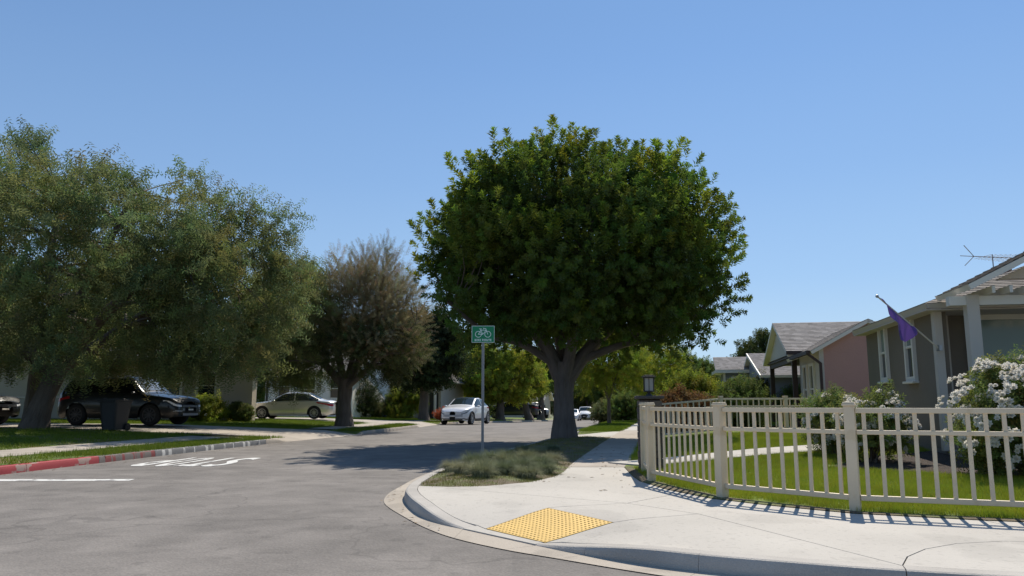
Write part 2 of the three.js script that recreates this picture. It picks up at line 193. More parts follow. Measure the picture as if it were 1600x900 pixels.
// --- curbs: lengths of a rounded section
function curbGeo(pts, top, base, width, side) {                       // pts along the face foot; side: which way the back lies (+1 right of travel)
  const prof = [], n = pts.length;
  const nrm = i => { const a = pts[Math.max(0, i - 1)], b = pts[Math.min(n - 1, i + 1)], dx = b[0] - a[0], dz = b[1] - a[1], l = Math.hypot(dx, dz); return [-dz / l * side, dx / l * side]; };
  const sec = (i) => { const [x, z] = pts[i], [nx, nz] = nrm(i), T = top(x, z), B = base(x, z), h = Math.max(.006, T - B), r = Math.min(.025, h * .4); return [[0, B - .05], [0, B + (h - r) * .5], [.012 * h / .13, T - r], [.012 + r * .3, T - r * .3], [.012 + r, T], [width, T + .001], [width, B - .05]].map(([o, y]) => [x + nx * o, y, z + nz * o]); };
  const S_ = pts.map((_, i) => sec(i)), p = [];
  const quad = (a, b, c, d) => p.push(...a, ...b, ...c, ...a, ...c, ...d);
  for (let i = 0; i < n - 1; i++) for (let k = 0; k < 6; k++) side > 0 ? quad(S_[i][k], S_[i][k + 1], S_[i + 1][k + 1], S_[i + 1][k]) : quad(S_[i][k], S_[i + 1][k], S_[i + 1][k + 1], S_[i][k + 1]);
  for (const i of [0, n - 1]) for (let k = 1; k < 6; k++) p.push(...S_[i][0], ...S_[i][k], ...S_[i][k + 1]);
  const g = new THREE.BufferGeometry(); g.setAttribute('position', new THREE.Float32BufferAttribute(p, 3)); g.computeVertexNormals(); return uvm(toCreasedNormals(g, .3));
}
{
  const red = surf(256, 1.6, (u, v) => { const w = sm(.64, .70, fbm(u * 8, v * 8, 8, 14, 4)), f = hash(u * 256 | 0, v * 256 | 0, 8); return tint(lerp(.34, .34, w), lerp(.042, .24, w), lerp(.05, .21, w), .92 + .25 * (f - .5) + .25 * (fbm(u * 4, v * 4, 4, 2, 3) - .5)); }, null, { roughness: .75 });
  const worn = surf(256, 1.6, (u, v) => { const w = sm(.42, .50, fbm(u * 22, v * 4, 22, 14, 3)); return tint(lerp(.22, .16, w), lerp(.05, .14, w), lerp(.05, .13, w), .9 + .4 * (fbm(u * 8, v * 8, 8, 2, 3) - .5)); }, null, { roughness: .85 });
  const patch = surf(512, 1.9, (u, v) => { const s = vn(u * 31, v * 5, 31, 14) * .6 + vn(u * 11, v * 2, 11, 19) * .25 + vn(u * 64, v * 12, 64, 15) * .15, w = sm(.60, .70, s), f = hash(u * 512 | 0, v * 512 | 0, 8); return tint(lerp(.17, .52, w), lerp(.175, .52, w), lerp(.18, .50, w), .9 + .3 * (f - .5) + .3 * (fbm(u * 5, v * 5, 5, 2, 3) - .5)); }, null, { roughness: .88 });
  const c = struct('curb_left', null, null, 'painted and bare curb along the far side of the street');
  const T = (x, z) => gy(z) + .135, B = (x, z) => gy(z);
  for (let z = -8.2; z > -118;) {
    const len = z > -50 ? 1.55 + .5 * hash(z * 10 | 0, 1, 1) : 5, e = z - len; let drop = 0;
    const pts = []; for (let k = 0; k <= 5; k++) { const q = lerp(z - .005, e + .005, k / 5); pts.push([LX(q), q]); }
    mk('curb_stone', curbGeo(pts, (x, q) => T(x, q) - inD(q) * .122, B, .155, -1), z > -15.4 ? red : z > -16.9 ? worn : z > -22.3 ? patch : M.oldConcrete, c); z = e;
  }
  // right side: gutter and curb round the corner
  const OUT = [[16.7, -100], [12.7, -80], [8.7, -60], [5.1, -45], [2.3, -31], [.72, -23.3], [-.4, -18.2], [-1.42, -13.2], [-1.58, -11], [-1.6, -10.2], [-1.5, -9.3], [-1.08, -8.1], [-.78, -7.4], [-.5, -6.9], [-.06, -6.37], [.35, -6.0], [.8, -5.6], [1.15, -5.33], [1.65, -5.06], [2.4, -4.74], [5, -4.0], [14, -2.55]];
  const curve = P => new THREE.CatmullRomCurve3(P.map(q => V(q[0], 0, q[1])), false, 'centripetal'), co = curve(OUT), n = nF;
  const cr = struct('curb_right', null, null, 'pale concrete curb and gutter round the near corner');
  const cuts = [0, 1, 2, 3, 4, 4.5, 5, 5.5, 6, 6.5, 7, 7.8, 9.4, 11, 12, 13, 14, 15, 17, 19, 20, 20.5, 21];
  const top = (x, z) => z < -10 || x > 2.6 ? gy(z) + .13 : hc(x, z);
  for (let i = 0; i < cuts.length - 1; i++) {
    const a = cuts[i], b = cuts[i + 1], N = 14, f = [], gq = [];
    for (let k = 0; k <= N; k++) { const t = lerp(a, b, k / N), e = (k === 0 ? .0006 : k === N ? -.0006 : 0); const p = cf.getPoint(clamp(t / n + e * .2)), q = co.getPoint(clamp(t / n + e * .2)); f.push([p.x, p.z]); gq.push([[p.x, p.z], [q.x, q.z]]); }
    const dropR = (z) => sm(-24.6, -25.4, z) * (1 - sm(-29.2, -30, z));
    if (!(a >= 13 && b <= 14)) mk('curb_stone', curbGeo(f, (x, z) => top(x, z) - (x > 1.2 && z < -20 ? .115 * dropR(z) : 0), (x, z) => gy(z) + .004, .155, -1), M.curbFace, cr);
    mk('gutter', up(gridGeo((u, v) => { const k = Math.round(v * N), [p, q] = gq[k]; const x = lerp(p[0], q[0], u), z = lerp(p[1], q[1], u); return [x, gy(z) + .018 - .011 * u, z]; }, 2, N)), M.gutter, cr);
  }
}
// --- corner pavement slabs
const BED = [[-1.15, -10.0], [-.79, -9.88], [-.32, -10.0], [.25, -10.5], [.62, -11.31], [.79, -12.07], [.93, -12.95]];
const EDGE = [[1.85, -12.95], [1.74, -11.4], [1.72, -10.6], [1.87, -9.6], [2.19, -8.65], [2.65, -8.05], [3.22, -7.5], [4.2, -7.05], [5.5, -6.65], [14, -5.2]];
const INNER = innerEdge(9, 13), INNER2 = innerEdge(14, 21);
{
  const PL = [-.24, -7.2], PT = [.36, -7.95], PR = [.9, -7.05], PB = [.24, -6.36].map((v, i) => [.27, -6.5][i]), Q = [1.2, -8.28], R = [1.76, -7.48], iT = INNER2.findIndex(q => q[0] > 2.5), iU = INNER2.findIndex(q => q[0] > 6.4), T = INNER2[iT], E1 = [1.99, -9.22];
  const s = struct('sidewalk_right', null, null, 'pale new concrete pavement on the near street corner');
  const base = [...BED.slice(0, 6), [.93, -12.95], ...EDGE, ...INNER2.slice().reverse(), ...INNER.slice().reverse().slice(0, -1)];
  mk('joint_bed', sheet(base, (x, z) => hc(x, z) - .011, .3), M.soil, s);
  const Ec = [[3.9, -4.78], [2.62, -5.06], [2.68, -5.42], [2.95, -5.7], [3.3, -5.92], [3.7, -6.02], [4.3, -5.95], [5.2, -5.6], [6.2, -5.0], [6.4, -4.25]];
  const slabs = [
    [...BED, ...EDGE.slice(0, 4), E1, Q],
    [BED[0], Q, PT, PL, ...INNER.slice().reverse()],
    [Q, R, PR, PT],
    [PR, R, T, ...INNER2.slice(1, iT).reverse(), PB],
    [Q, E1, ...EDGE.slice(4, 8), [3.9, -7.0].map((v, i) => i ? -7.05 : 4.2), [4.3, -5.95], [3.7, -6.02], [3.3, -5.92], [2.95, -5.7], [2.68, -5.42], T, R],
    [T, [2.68, -5.42], [2.95, -5.7], [3.3, -5.92], [3.7, -6.02], [4.3, -5.95], [5.2, -5.6], [6.2, -5.0], ...INNER2.slice(iT + 1, iU + 1).reverse()],
    [[4.2, -7.05], [5.5, -6.65], [14, -5.2], ...INNER2.slice(iU).reverse(), [6.2, -5.0], [5.2, -5.6], [4.3, -5.95]],
  ];
  for (const q of slabs) { const u = q.filter((a, i) => { const b = q[(i + 1) % q.length]; return Math.hypot(a[0] - b[0], a[1] - b[1]) > .02; }); mk('slab', sheet(inset(u, .005), hc, .22, .012), M.concrete, s); }
  mk('ramp_lip', sheet(inset([O1, INNER.at(-1), PL, PB, INNER2[0], O2], .002), (x, z) => hc(x, z) - .002, .2, .02), M.concrete, s);
  // straight walk beyond
  for (let z = -12.95; z > -110; z -= 1.5) mk('slab', up(gridGeo((u, v) => { const q = lerp(z - .006, z - 1.494, v), x = WX(q) + lerp(0, 1.0, u); return [x, gy(q) + .133, q]; }, 2, 2)), z > -30 ? M.oldConcrete : M.concrete, s);
  // warning mat of yellow domes
  const yellow = surf(128, 1, (u, v) => tint(.64, .42, .11, .92 + .2 * (fbm(u * 5, v * 5, 5, 3, 3) - .5) + .15 * (hash(u * 128 | 0, v * 128 | 0, 2) - .5)), null, { roughness: .7 });
  const pad = thing('tactile_paving', 'yellow tactile warning mat set in the curb ramp', 'tactile paving');
  const quad = inset([PL, PT, PR, PB], .008); mk('mat', sheet(quad, (x, z) => hc(x, z) + .002, .2, .012), yellow, pad);
  const dome = new THREE.CylinderGeometry(.0075, .0125, .006, 8, 1), pos = []; const n = 17;
  for (let i = 0; i < n; i++) for (let j = 0; j < n; j++) { const u = (i + .5) / n, v = (j + .5) / n, x = lerp(lerp(quad[0][0], quad[1][0], u), lerp(quad[3][0], quad[2][0], u), v), z = lerp(lerp(quad[0][1], quad[1][1], u), lerp(quad[3][1], quad[2][1], u), v); pos.push([x, hc(x, z) + .0045, z]); }
  for (const q of pos) mk('dome', dome, yellow, pad).position.set(...q);
}
// --- planting bed, right parkway, driveway, yard lawn
const segD = (P, x, z) => { let m = 9; for (let i = 0; i < P.length - 1; i++) { const [a, b] = [P[i], P[i + 1]], dx = b[0] - a[0], dz = b[1] - a[1], t = clamp(((x - a[0]) * dx + (z - a[1]) * dz) / (dx * dx + dz * dz)); m = Math.min(m, Math.hypot(x - a[0] - t * dx, z - a[1] - t * dz)); } return m; };
const bedH = (x, z) => .126 + .05 * sm(0, .5, Math.min(x - RX(z) - .14, z > -14 ? segD(BED, x, z) : 9, z < -12.95 ? WX(z) - x : 9)) * sm(-25, -24, z) - (z < -24 ? .1 * sm(-24, -25, z) * (1 - sm(0, 1, (x - RX(z)) / 1.8)) : 0);
{
  const R2 = z => RX(z) + .155;
  const poly = [...BED]; for (let z = -14; z >= -25; z -= 1) poly.push([WX(z) - .004, z]); for (let z = -25; z <= -10.4; z += .8) poly.push([R2(z), z]);
  struct('planting_bed', sheet(poly, bedH, .3, .04), M.soil);
  struct('driveway', up(gridGeo((u, v) => { const z = lerp(-25, -29.8, v), a = RX(z), x = lerp(a, WX(z), u); return [x, gy(z) + .01 + .12 * sm(0, 1, u * 1.05), z]; }, 8, 6)), M.concrete);
  struct('driveway', up(gridGeo((u, v) => { const z = lerp(-25, -29.8, v), x = WX(z) + 1.0 + u * 6.5; return [x, gy(z) + .132 + .2 * u, z]; }, 6, 6)), M.concrete);
  struct('parkway', up(gridGeo((u, v) => { const z = lerp(-29.8, -118, v), x = lerp(R2(z), WX(z) - .005, u); return [x, gy(z) + .134 - .115 * (1 - sm(-29.8, -30.8, z)) * (1 - u), z]; }, 4, 160)), M.lawn);
  struct('lawn', up(gridGeo((u, v) => { const z = lerp(-29.8, -118, v), x = WX(z) + 1.0 + .005 + u * u * 40; return [x, gy(z) + .134 + .22 * sm(0, .35, u), z]; }, 14, 60)), M.lawn);
  struct('lawn', up(gridGeo((u, v) => { const z = lerp(-21.9, -25, v), x = WX(z) + 1.005 + u * 7; return [x, gy(z) + rh(x, z) + .0, z]; }, 10, 6)), M.lawn);
}
const YARD = [...EDGE, [14, -14], [10, -22], [WX(-21.9) + 1.005, -21.9], [WX(-18) + 1.005, -18], [WX(-15) + 1.005, -15]];
struct('yard_lawn', sheet(YARD, rh, .4), M.lawn);
{ // bare soil strip along the foot of the fence
  const fl = [[1.98, -12.95], [1.9, -11.4], [1.93, -10.6], [2.08, -9.7], [2.4, -8.72], [2.85, -8.15], [3.38, -7.6], [4.3, -7.22], [5.55, -6.76], [14, -5.32]];
  struct('soil_strip', sheet([...EDGE, ...fl.reverse()], (x, z) => rh(x, z) + .007, .3), M.soil);
}
{ // path across the yard and the mulched bed
  const a = [1.95, -13.35], b = [8.55, -17.6], d = [b[0] - a[0], b[1] - a[1]], L = Math.hypot(...d), n = [-d[1] / L, d[0] / L];
  const p = struct('garden_path', null, null, 'pale concrete path across the fenced lawn');
  for (let k = 0; k < 6; k++) { const q = (t, w) => [lerp(a[0], b[0], t) + n[0] * w, lerp(a[1], b[1], t) + n[1] * w], t0 = k / 6 + .001, t1 = (k + 1) / 6 - .001; mk('slab', sheet([q(t0, -.5), q(t1, -.5), q(t1, .5), q(t0, .5)], (x, z) => rh(x, z) + .022, .4, .04), M.concrete, p); }
  struct('mulch_bed', sheet([[5.0, -12.4], [6.5, -11.2], [8.5, -9.6], [14, -8.4], [14, -13.6], [8.3, -14.4], [8.5, -15.6], [6.6, -14.2]], (x, z) => rh(x, z) + .012, .4, .03), M.mulch);
}
function inside(poly, x, z) { let c = false; for (let i = 0, j = poly.length - 1; i < poly.length; j = i++) { const a = poly[i], b = poly[j]; if ((a[1] > z) !== (b[1] > z) && x < (b[0] - a[0]) * (z - a[1]) / (b[1] - a[1]) + a[0]) c = !c; } return c; }
const place = (x, y, z, ry, s, sy = s) => new THREE.Matrix4().compose(V(x, y, z), new THREE.Quaternion().setFromAxisAngle(V(0, 1, 0), ry), V(s, sy, s));

// ---------------------------------------------------------------- fences
function fence(t, posts, hgt, spacing, ground) {                      // posts: [x,z]; parts posts, rails, pickets
  const cap = join([rb(.122, .022, .122, .006, 0, .011, 0), rb(.108, .018, .108, .006, 0, .03, 0)]);
  const Y = posts.map(([x, z]) => ground(x, z));
  posts.forEach(([x, z, lo], i) => { const a = posts[Math.max(0, i - 1)], b = posts[Math.min(posts.length - 1, i + 1)], th = Math.atan2(b[0] - a[0], b[1] - a[1]); const p = mk('post', rb(.1, hgt + .06, .1, .006, 0, (hgt + .06) / 2 - .05, 0), M.vinyl, t); p.position.set(x, Y[i], z); p.rotation.y = th; const c = mk('post_cap', cap, M.vinyl, p); c.position.y = hgt + .01; });
  for (let i = 0; i < posts.length - 1; i++) {
    const a = V(posts[i][0], Y[i], posts[i][1]), b = V(posts[i + 1][0], Y[i + 1], posts[i + 1][1]), d = V().subVectors(b, a), L = d.length(), th = Math.atan2(d.x, d.z), pitch = -Math.atan2(d.y, Math.hypot(d.x, d.z)), mid = V().addVectors(a, b).multiplyScalar(.5);
    const rail = (y, hh, w) => { const r = mk('rail', rb(w, hh, L - .1, .005), M.vinyl, t); r.position.copy(mid); r.position.y += y; r.rotation.set(0, th, 0, 'YXZ'); r.rotation.order = 'YXZ'; r.rotation.x = pitch; };
    rail(hgt - .035, .05, .05); rail(hgt - .245, .042, .048); rail(.13, .05, .05);
    const n = Math.round((L - .1) / spacing), pg = rb(.038, hgt - .19, .02, .003);
    for (let k = 0; k < n; k++) { const q = a.clone().lerp(b, (.05 + (k + .5) / n * (L - .1)) / L); const p = mk('picket', pg, M.vinyl, t); p.position.set(q.x, q.y + .155 + (hgt - .215) / 2, q.z); p.rotation.y = th + Math.PI / 2; p.rotation.z = rr(-.006, .006); }
  }
}
const frontFence = thing('picket_fence', 'beige vinyl picket fence curving round the street corner lawn', 'fence');
fence(frontFence, [[2.03, -12.05], [1.88, -10.62], [2.34, -8.78], [3.33, -7.68], [5.5, -6.84], [7.8, -6.4]], 1.0, .148, (x, z) => rh(x, z) - .004);
const rearFence = thing('picket_fence', 'low beige picket fence at the back of the lawn, between the two houses', 'fence');
fence(rearFence, [[3.95, -21.6], [5.9, -21.95], [7.85, -22.3], [9.5, -22.6]], 1.0, .17, (x, z) => rh(x, z) - .004);
{ // pillar with lantern
  const y0 = rh(2.08, -12.3) - .02, p = thing('stone_pillar', 'dark stacked stone pillar at the end of the picket fence', 'pillar', [2.19, y0, -12.4], -.1);
  const st = [stucco(.10, .088, .08), stucco(.075, .065, .062), stucco(.13, .105, .09)]; mk('core', bx(.31, 1.14, .31, 0, .57, 0), M.mulch, p);
  let y = 0; for (let r = 0; r < 11; r++) { const h = .1; for (const [ax, s] of [[0, 1], [0, -1], [1, 1], [1, -1]]) { let u = -.18; while (u < .17) { const w = Math.min(rr(.1, .2), .18 - u); const g = rb(ax ? .035 : w - .008, h - .008, ax ? w - .008 : .035, .008); const m = mk('stone', g, st[rnd() * 3 | 0], p); const o = .165 + rr(-.006, .008); m.position.set(ax ? s * o : u + w / 2, y + h / 2, ax ? u + w / 2 : s * o); u += w; if (.18 - u < .05) u = 1; } } y += h; }
  mk('capstone', rb(.44, .05, .44, .012, 0, 1.145, 0), st[1], p);
  const l = thing('post_lantern', 'black framed lantern with pale glass on the stone pillar', 'lantern', [2.19, y0 + 1.17, -12.4], -.1);
  mk('base', join([cyl(.06, .05, .03, 0, .015, 0), cyl(.03, .03, .05, 0, .05, 0)]), M.black, l);
  mk('frame', join([rb(.19, .02, .19, .004, 0, .085, 0), rb(.21, .02, .21, .004, 0, .335, 0), ...[[-1, -1], [1, -1], [-1, 1], [1, 1]].map(([a, b]) => bx(.014, .24, .014, a * .085, .21, b * .085)), ...[-1, 1].map(a => bx(.01, .24, .01, 0, .21, a * .087)), ...[-1, 1].map(a => bx(.01, .24, .01, a * .087, .21, 0))]), M.black, l);
  mk('roof', join([rb(.25, .018, .25, .004, 0, .354, 0), rb(.17, .02, .17, .004, 0, .373, 0)]), M.black, l);
  mk('glass', bx(.15, .235, .15, 0, .21, 0), plain(.30, .30, .28, .3), l); l.scale.setScalar(.86);
}
{ // bike route sign
  const s = thing('bike_route_sign', 'green bike route sign on a tall grey metal post', 'street sign', [-.58, bedH(-.58, -15.4) - .02, -15.4], -.02);
  mk('post', join([bx(.05, 2.54, .008, 0, 1.27, -.012), bx(.008, 2.54, .03, -.022, 1.27, 0), bx(.008, 2.54, .03, .022, 1.27, 0)]), M.galv, s);
  const W = 512, H = 384, c = document.createElement('canvas'); c.width = W; c.height = H; const x = c.getContext('2d');
  x.fillStyle = '#e9f2ee'; x.fillRect(0, 0, W, H); x.fillStyle = '#008053'; x.fillRect(9, 9, W - 18, H - 18); x.strokeStyle = '#e9f2ee'; x.lineWidth = 12; x.lineCap = 'round'; x.lineJoin = 'round';
  for (const cx of [150, 362]) { x.beginPath(); x.arc(cx, 195, 68, 0, 7); x.stroke(); }
  const ln = (...p) => { x.beginPath(); x.moveTo(p[0], p[1]); for (let i = 2; i < p.length; i += 2) x.lineTo(p[i], p[i + 1]); x.stroke(); };
  ln(150, 195, 205, 100, 325, 100, 250, 195, 150, 195); ln(250, 195, 196, 72); ln(170, 70, 222, 70); ln(362, 195, 315, 62, 270, 58, 262, 76);
  x.fillStyle = '#e9f2ee'; x.font = 'bold 68px sans-serif'; x.textAlign = 'center'; x.fillText('BIKE ROUTE', W / 2, 352);
  const t = new THREE.CanvasTexture(c); t.colorSpace = THREE.SRGBColorSpace; const f = plain(1, 1, 1, .5); f.map = t;
  mk('sign_plate', bx(.455, .335, .003, 0, 2.44, .017), M.galv, s);
  const fg = new THREE.PlaneGeometry(.455, .335); fg.translate(0, 2.44, .0205); mk('sign_face', fg, f, s);
  const bolt = new THREE.SphereGeometry(.008, 8, 6); for (const dy of [-.13, .13]) mk('bolt', bolt, M.steel, s).position.set(0, 2.44 + dy, .022);
}
// ---------------------------------------------------------------- ornamental grass
{
  const blade = (g, x, z, a, len, lean, w) => { const p = []; const dx = Math.cos(a), dz = Math.sin(a), nx = -dz, nz = dx; let q = [x, 0, z]; const seg = 4, pts = []; for (let i = 0; i <= seg; i++) { const t = i / seg, b = lean * t; pts.push([x + dx * len * Math.sin(b) * t * .9, len * t * Math.cos(b * .92), z + dz * len * Math.sin(b) * t * .9, w * (1 - t * .92)]); } for (let i = 0; i < seg; i++) { const A = pts[i], B = pts[i + 1]; const a0 = [A[0] + nx * A[3], A[1], A[2] + nz * A[3]], a1 = [A[0] - nx * A[3], A[1], A[2] - nz * A[3]], b0 = [B[0] + nx * B[3], B[1], B[2] + nz * B[3]], b1 = [B[0] - nx * B[3], B[1], B[2] - nz * B[3]]; g.push(...a0, ...a1, ...b1, ...a0, ...b1, ...b0); } };
  const variants = []; for (let v = 0; v < 3; v++) { const p = []; for (let i = 0; i < 1500; i++) { const a = rr(0, 6.283), r = .17 * Math.sqrt(rnd()); blade(p, Math.cos(a) * r, Math.sin(a) * r, a + rr(-.6, .6), rr(.26, .42), 1.75 * Math.sqrt(rnd()), .0045); } const g = new THREE.BufferGeometry(); g.setAttribute('position', new THREE.Float32BufferAttribute(p, 3)); g.computeVertexNormals(); variants.push(g); }
  const mats = [[.21, .225, .12], [.26, .26, .15], [.16, .19, .10]].map(c => plain(...c, .95, { specularIntensity: .3, side: THREE.DoubleSide, transmission: .25, thickness: 0 }));
  const spots = [[-.42, -10.75, 1.0, 'mounded grey green grass clump, frontmost in the corner planting bed'], [-.72, -11.25, .9, 'grey green grass clump behind the frontmost, beside the curb'], [-.12, -11.2, 1.05, 'tall blue grey grass clump in the middle of the bed'], [.22, -10.98, .95, 'grass clump nearest the pavement edge, front of the bed'], [.48, -11.7, 1.05, 'right hand grass clump along the pavement edge'], [.12, -11.85, 1.1, 'grass clump in the second row, towards the walk'], [-.4, -11.85, 1.1, 'grass clump in the second row, centre'], [-.92, -12.05, .9, 'grass clump in the second row against the curb'], [-.62, -12.6, 1.1, 'grass clump in the third row near the curb'], [-.08, -12.6, 1.15, 'grass clump in the third row, centre of the bed'], [.45, -12.6, 1.1, 'grass clump in the third row by the walk'], [-.35, -13.45, 1.1, 'grass clump in the fourth row, before the sign post'], [.25, -13.5, 1.1, 'grass clump in the fourth row, centre'], [.68, -13.5, 1, 'grass clump in the fourth row by the walk'], [-.1, -14.5, 1, 'shaded grass clump just in front of the sign post'], [.5, -14.7, 1, 'shaded grass clump beside the walk, past the sign'], [.2, -15.9, .9, 'shaded grass clump behind the sign post'], [.85, -16.4, .9, 'hindmost shaded grass clump towards the tree']];
  spots.forEach(([x, z, s, label], i) => { const m = mk('grass_clump', variants[i % 3], mats[i % 3 === 1 ? (i % 2 ? 1 : 2) : i % 3]); m.position.set(x, bedH(x, z) - .01, z); m.rotation.y = i * 1.7; m.scale.set(s * .66, s * (.5 + .2 * hash(i, 3, 7)), s * .66); tag(m, label, 'ornamental grass', 'grass clumps in the corner bed'); });
}
// ---------------------------------------------------------------- a few fallen leaves
{
  const p = [0, 0, -.03, .012, .006, 0, 0, .003, .035, 0, 0, -.03, 0, .003, .035, -.012, .006, 0], g = new THREE.BufferGeometry(); g.setAttribute('position', new THREE.Float32BufferAttribute(p, 3)); g.computeVertexNormals(); const l = [];
  const put = (x, y, z) => l.push([place(x, y + .004, z, rr(0, 6.28), rr(.6, 1.3)), rr(.5, 1.3)]);
  for (let i = 0; i < 24; i++) { const t = rr(6, 13), q = cf.getPoint(t / nF); put(q.x - rr(.03, .3), .02, q.z + rr(0, .1)); }
  for (let i = 0; i < 50; i++) { const z = -9 - 10 * rnd(), x = (z > -12 ? rr(.2, 1.6) : WX(z) + rr(.05, .95)); if (z > -12 && !inside([...BED, ...EDGE.slice(0, 5)], x, z)) continue; put(x, z > -12.9 ? hc(x, z) : .134, z); }
  for (let i = 0; i < 70; i++) { const z = rr(-11, -24), x = LX(z) + rr(.03, .5); put(x, .002, z); }
  tag(instanced('fallen_leaves', g, plain(.24, .16, .08, .9, { side: THREE.DoubleSide }), l), 'scattered dry fallen leaves along the gutters', 'leaves', null, 'stuff');
}
// ---------------------------------------------------------------- lawn grass (blades, uncountable)
function tuftGeo(n, r, h0, h1, w) { const p = []; for (let i = 0; i < n; i++) { const a = rr(0, 6.28), d = r * Math.sqrt(rnd()), x = Math.cos(a) * d, z = Math.sin(a) * d, h = rr(h0, h1), b = rr(0, 6.28), l = rr(.1, .6) * h, nx = Math.cos(b + 1.57) * w, nz = Math.sin(b + 1.57) * w; p.push(x - nx, 0, z - nz, x + nx, 0, z + nz, x + Math.cos(b) * l, h, z + Math.sin(b) * l); } const g = new THREE.BufferGeometry(); g.setAttribute('position', new THREE.Float32BufferAttribute(p, 3)); g.computeVertexNormals(); return g; }
function instanced(name, geo, mat, list, parent) {                    // list: [Matrix4, colour multiplier or null]
  const m = shade(new THREE.InstancedMesh(geo, mat, list.length)); m.name = parent ? name : numbered(name); const c = new THREE.Color(); list.forEach(([mt, k], i) => { m.setMatrixAt(i, mt); if (k) m.setColorAt(i, Array.isArray(k) ? c.setRGB(...k) : c.setRGB(k, k, k)); }); m.userData.kind = 'stuff'; (parent || scene).add(m); return m;
}
{
  const geo = tuftGeo(22, .09, .03, .075, .0022), mat = plain(.255, .315, .03, .95, { specularIntensity: .3, side: THREE.DoubleSide, transmission: .3, thickness: 0 });
  const list = [], P = [[1.95, -13.35], [8.55, -17.6]]; const d = [P[1][0] - P[0][0], P[1][1] - P[0][1]], L = Math.hypot(...d); const onPath = (x, z) => Math.abs((x - P[0][0]) * d[1] - (z - P[0][1]) * d[0]) / L < .53 && x < 8.6;
  const FENCE = [[1.99, -13], [1.92, -10.6], [2.4, -8.75], [3.36, -7.62], [5.5, -6.78], [8, -6.3]];
  const Y2 = [[2.02, -13], [1.92, -11.4], [1.95, -10.6], [2.12, -9.68], [2.44, -8.7], [3.4, -7.58], [5.5, -6.74], [9.5, -6.0], [9.5, -9.4], [6.4, -11.25], [4.9, -12.5], [6.6, -14.3], [8.6, -15.8], [10, -21.9], [WX(-21.9) + 1.03, -21.9], [WX(-15) + 1.03, -15]];
  for (let i = 0; i < 42000; i++) { const x = rr(1.7, 10), z = -6 - 16 * Math.pow(rnd(), 1.25); if (!inside(Y2, x, z) || onPath(x, z)) continue; const n = fbm(x * .9 + 20, z * .9 + 40, 64, 5, 3); list.push([place(x, rh(x, z) - .004, z, rr(0, 6.28), rr(.7, 1.3), rr(.6, 1.2)), [.8 + .6 * n + rr(-.15, .15), .8 + .5 * n + rr(-.12, .12), .8 + .4 * n]]); }
  tag(instanced('lawn_grass', geo, mat, list), 'bright mown grass of the fenced corner lawn', 'grass', null, 'stuff');
  const g2 = tuftGeo(26, .2, .03, .09, .005), l2 = []; const m2 = plain(.14, .19, .022, .95, { specularIntensity: .3, side: THREE.DoubleSide, transmission: .3, thickness: 0 });
  for (let i = 0; i < 30000; i++) { const z = rr(-9, -64), t = .2 + 22 * Math.pow(rnd(), 1.6); if ((t > 1.15 && t < 2.55) || (z < -24.2 && z > -29.9) || (z < -39.7 && z > -45.3)) continue; const x = LX(z) - t, zw = z - .13 * t; if (Math.abs(x / zw) > .78) continue; const n = fbm(x * .5 + 20, z * .5 + 40, 64, 5, 3); if (z > -24 && n > .57 && rnd() < .75) continue; l2.push([place(x, lh(t, z) - .006, zw, rr(0, 6.28), rr(.7, 1.3), rr(.7, 1.3)), [.8 + .6 * n, .85 + .5 * n, .9]]); }
  tag(instanced('lawn_grass', g2, m2, l2), 'mown grass of the lawns and parkway across the street', 'grass', null, 'stuff');
  const l3 = []; for (let i = 0; i < 9000; i++) { const z = rr(-30, -62), a = RX(z) + .2, b = WX(z) - .05; const far = rnd() < .4; const x = far ? WX(z) + 1.05 + rr(0, 7) : rr(a, b); l3.push([place(x, gy(z) + .13 + (far ? .22 * sm(0, .35, Math.sqrt(Math.max(0, x - WX(z) - 1.005) / 40)) : 0), z, rr(0, 6.28), rr(.7, 1.3)), [1.1, 1.15, 1]]); }
  tag(instanced('lawn_grass', g2, m2, l3), 'grass verge past the driveway on the right of the street', 'grass', null, 'stuff');
  const l4 = [], g4 = tuftGeo(14, .1, .02, .055, .003), m4 = plain(.21, .205, .06, .95, { specularIntensity: .3, side: THREE.DoubleSide, transmission: .25, thickness: 0 });
  for (let i = 0; i < 1500; i++) { const z = -10 - 14.5 * Math.pow(rnd(), 1.5), a = RX(z) + .2, b = z > -12.07 ? .9 : WX(z); const x = rr(a, b); if (z > -12.5 && !inside([...BED, [-1.2, -13]], x, z - .06)) continue; l4.push([place(x, bedH(x, z) - .005, z, rr(0, 6.28), rr(.6, 1.3)), rr(.7, 1.25)]); }
  tag(instanced('ground_cover', g4, m4, l4), 'sparse low weeds and grass over the planting bed', 'grass', null, 'stuff');
}

// ---------------------------------------------------------------- trees and shrubs
function leafGeo(list) {                                              // list of [base, dir, up, length, width, curl]
  const p = []; for (const [b, d, u, L, w, curl] of list) { const s = V().crossVectors(d, u).normalize(), n = V().crossVectors(s, d).normalize(); const mid = b.clone().addScaledVector(d, L * .45), tip = b.clone().addScaledVector(d, L).addScaledVector(n, -curl * L); const l = mid.clone().addScaledVector(s, w / 2).addScaledVector(n, w * .18), r = mid.clone().addScaledVector(s, -w / 2).addScaledVector(n, w * .18); for (const q of [b, l, tip, b, tip, r]) p.push(q.x, q.y, q.z); }
  const g = new THREE.BufferGeometry(); g.setAttribute('position', new THREE.Float32BufferAttribute(p, 3)); g.computeVertexNormals(); return g;
}
const rdir = () => { const z = rr(-1, 1), a = rr(0, 6.283), r = Math.sqrt(1 - z * z); return V(r * Math.cos(a), z, r * Math.sin(a)); };
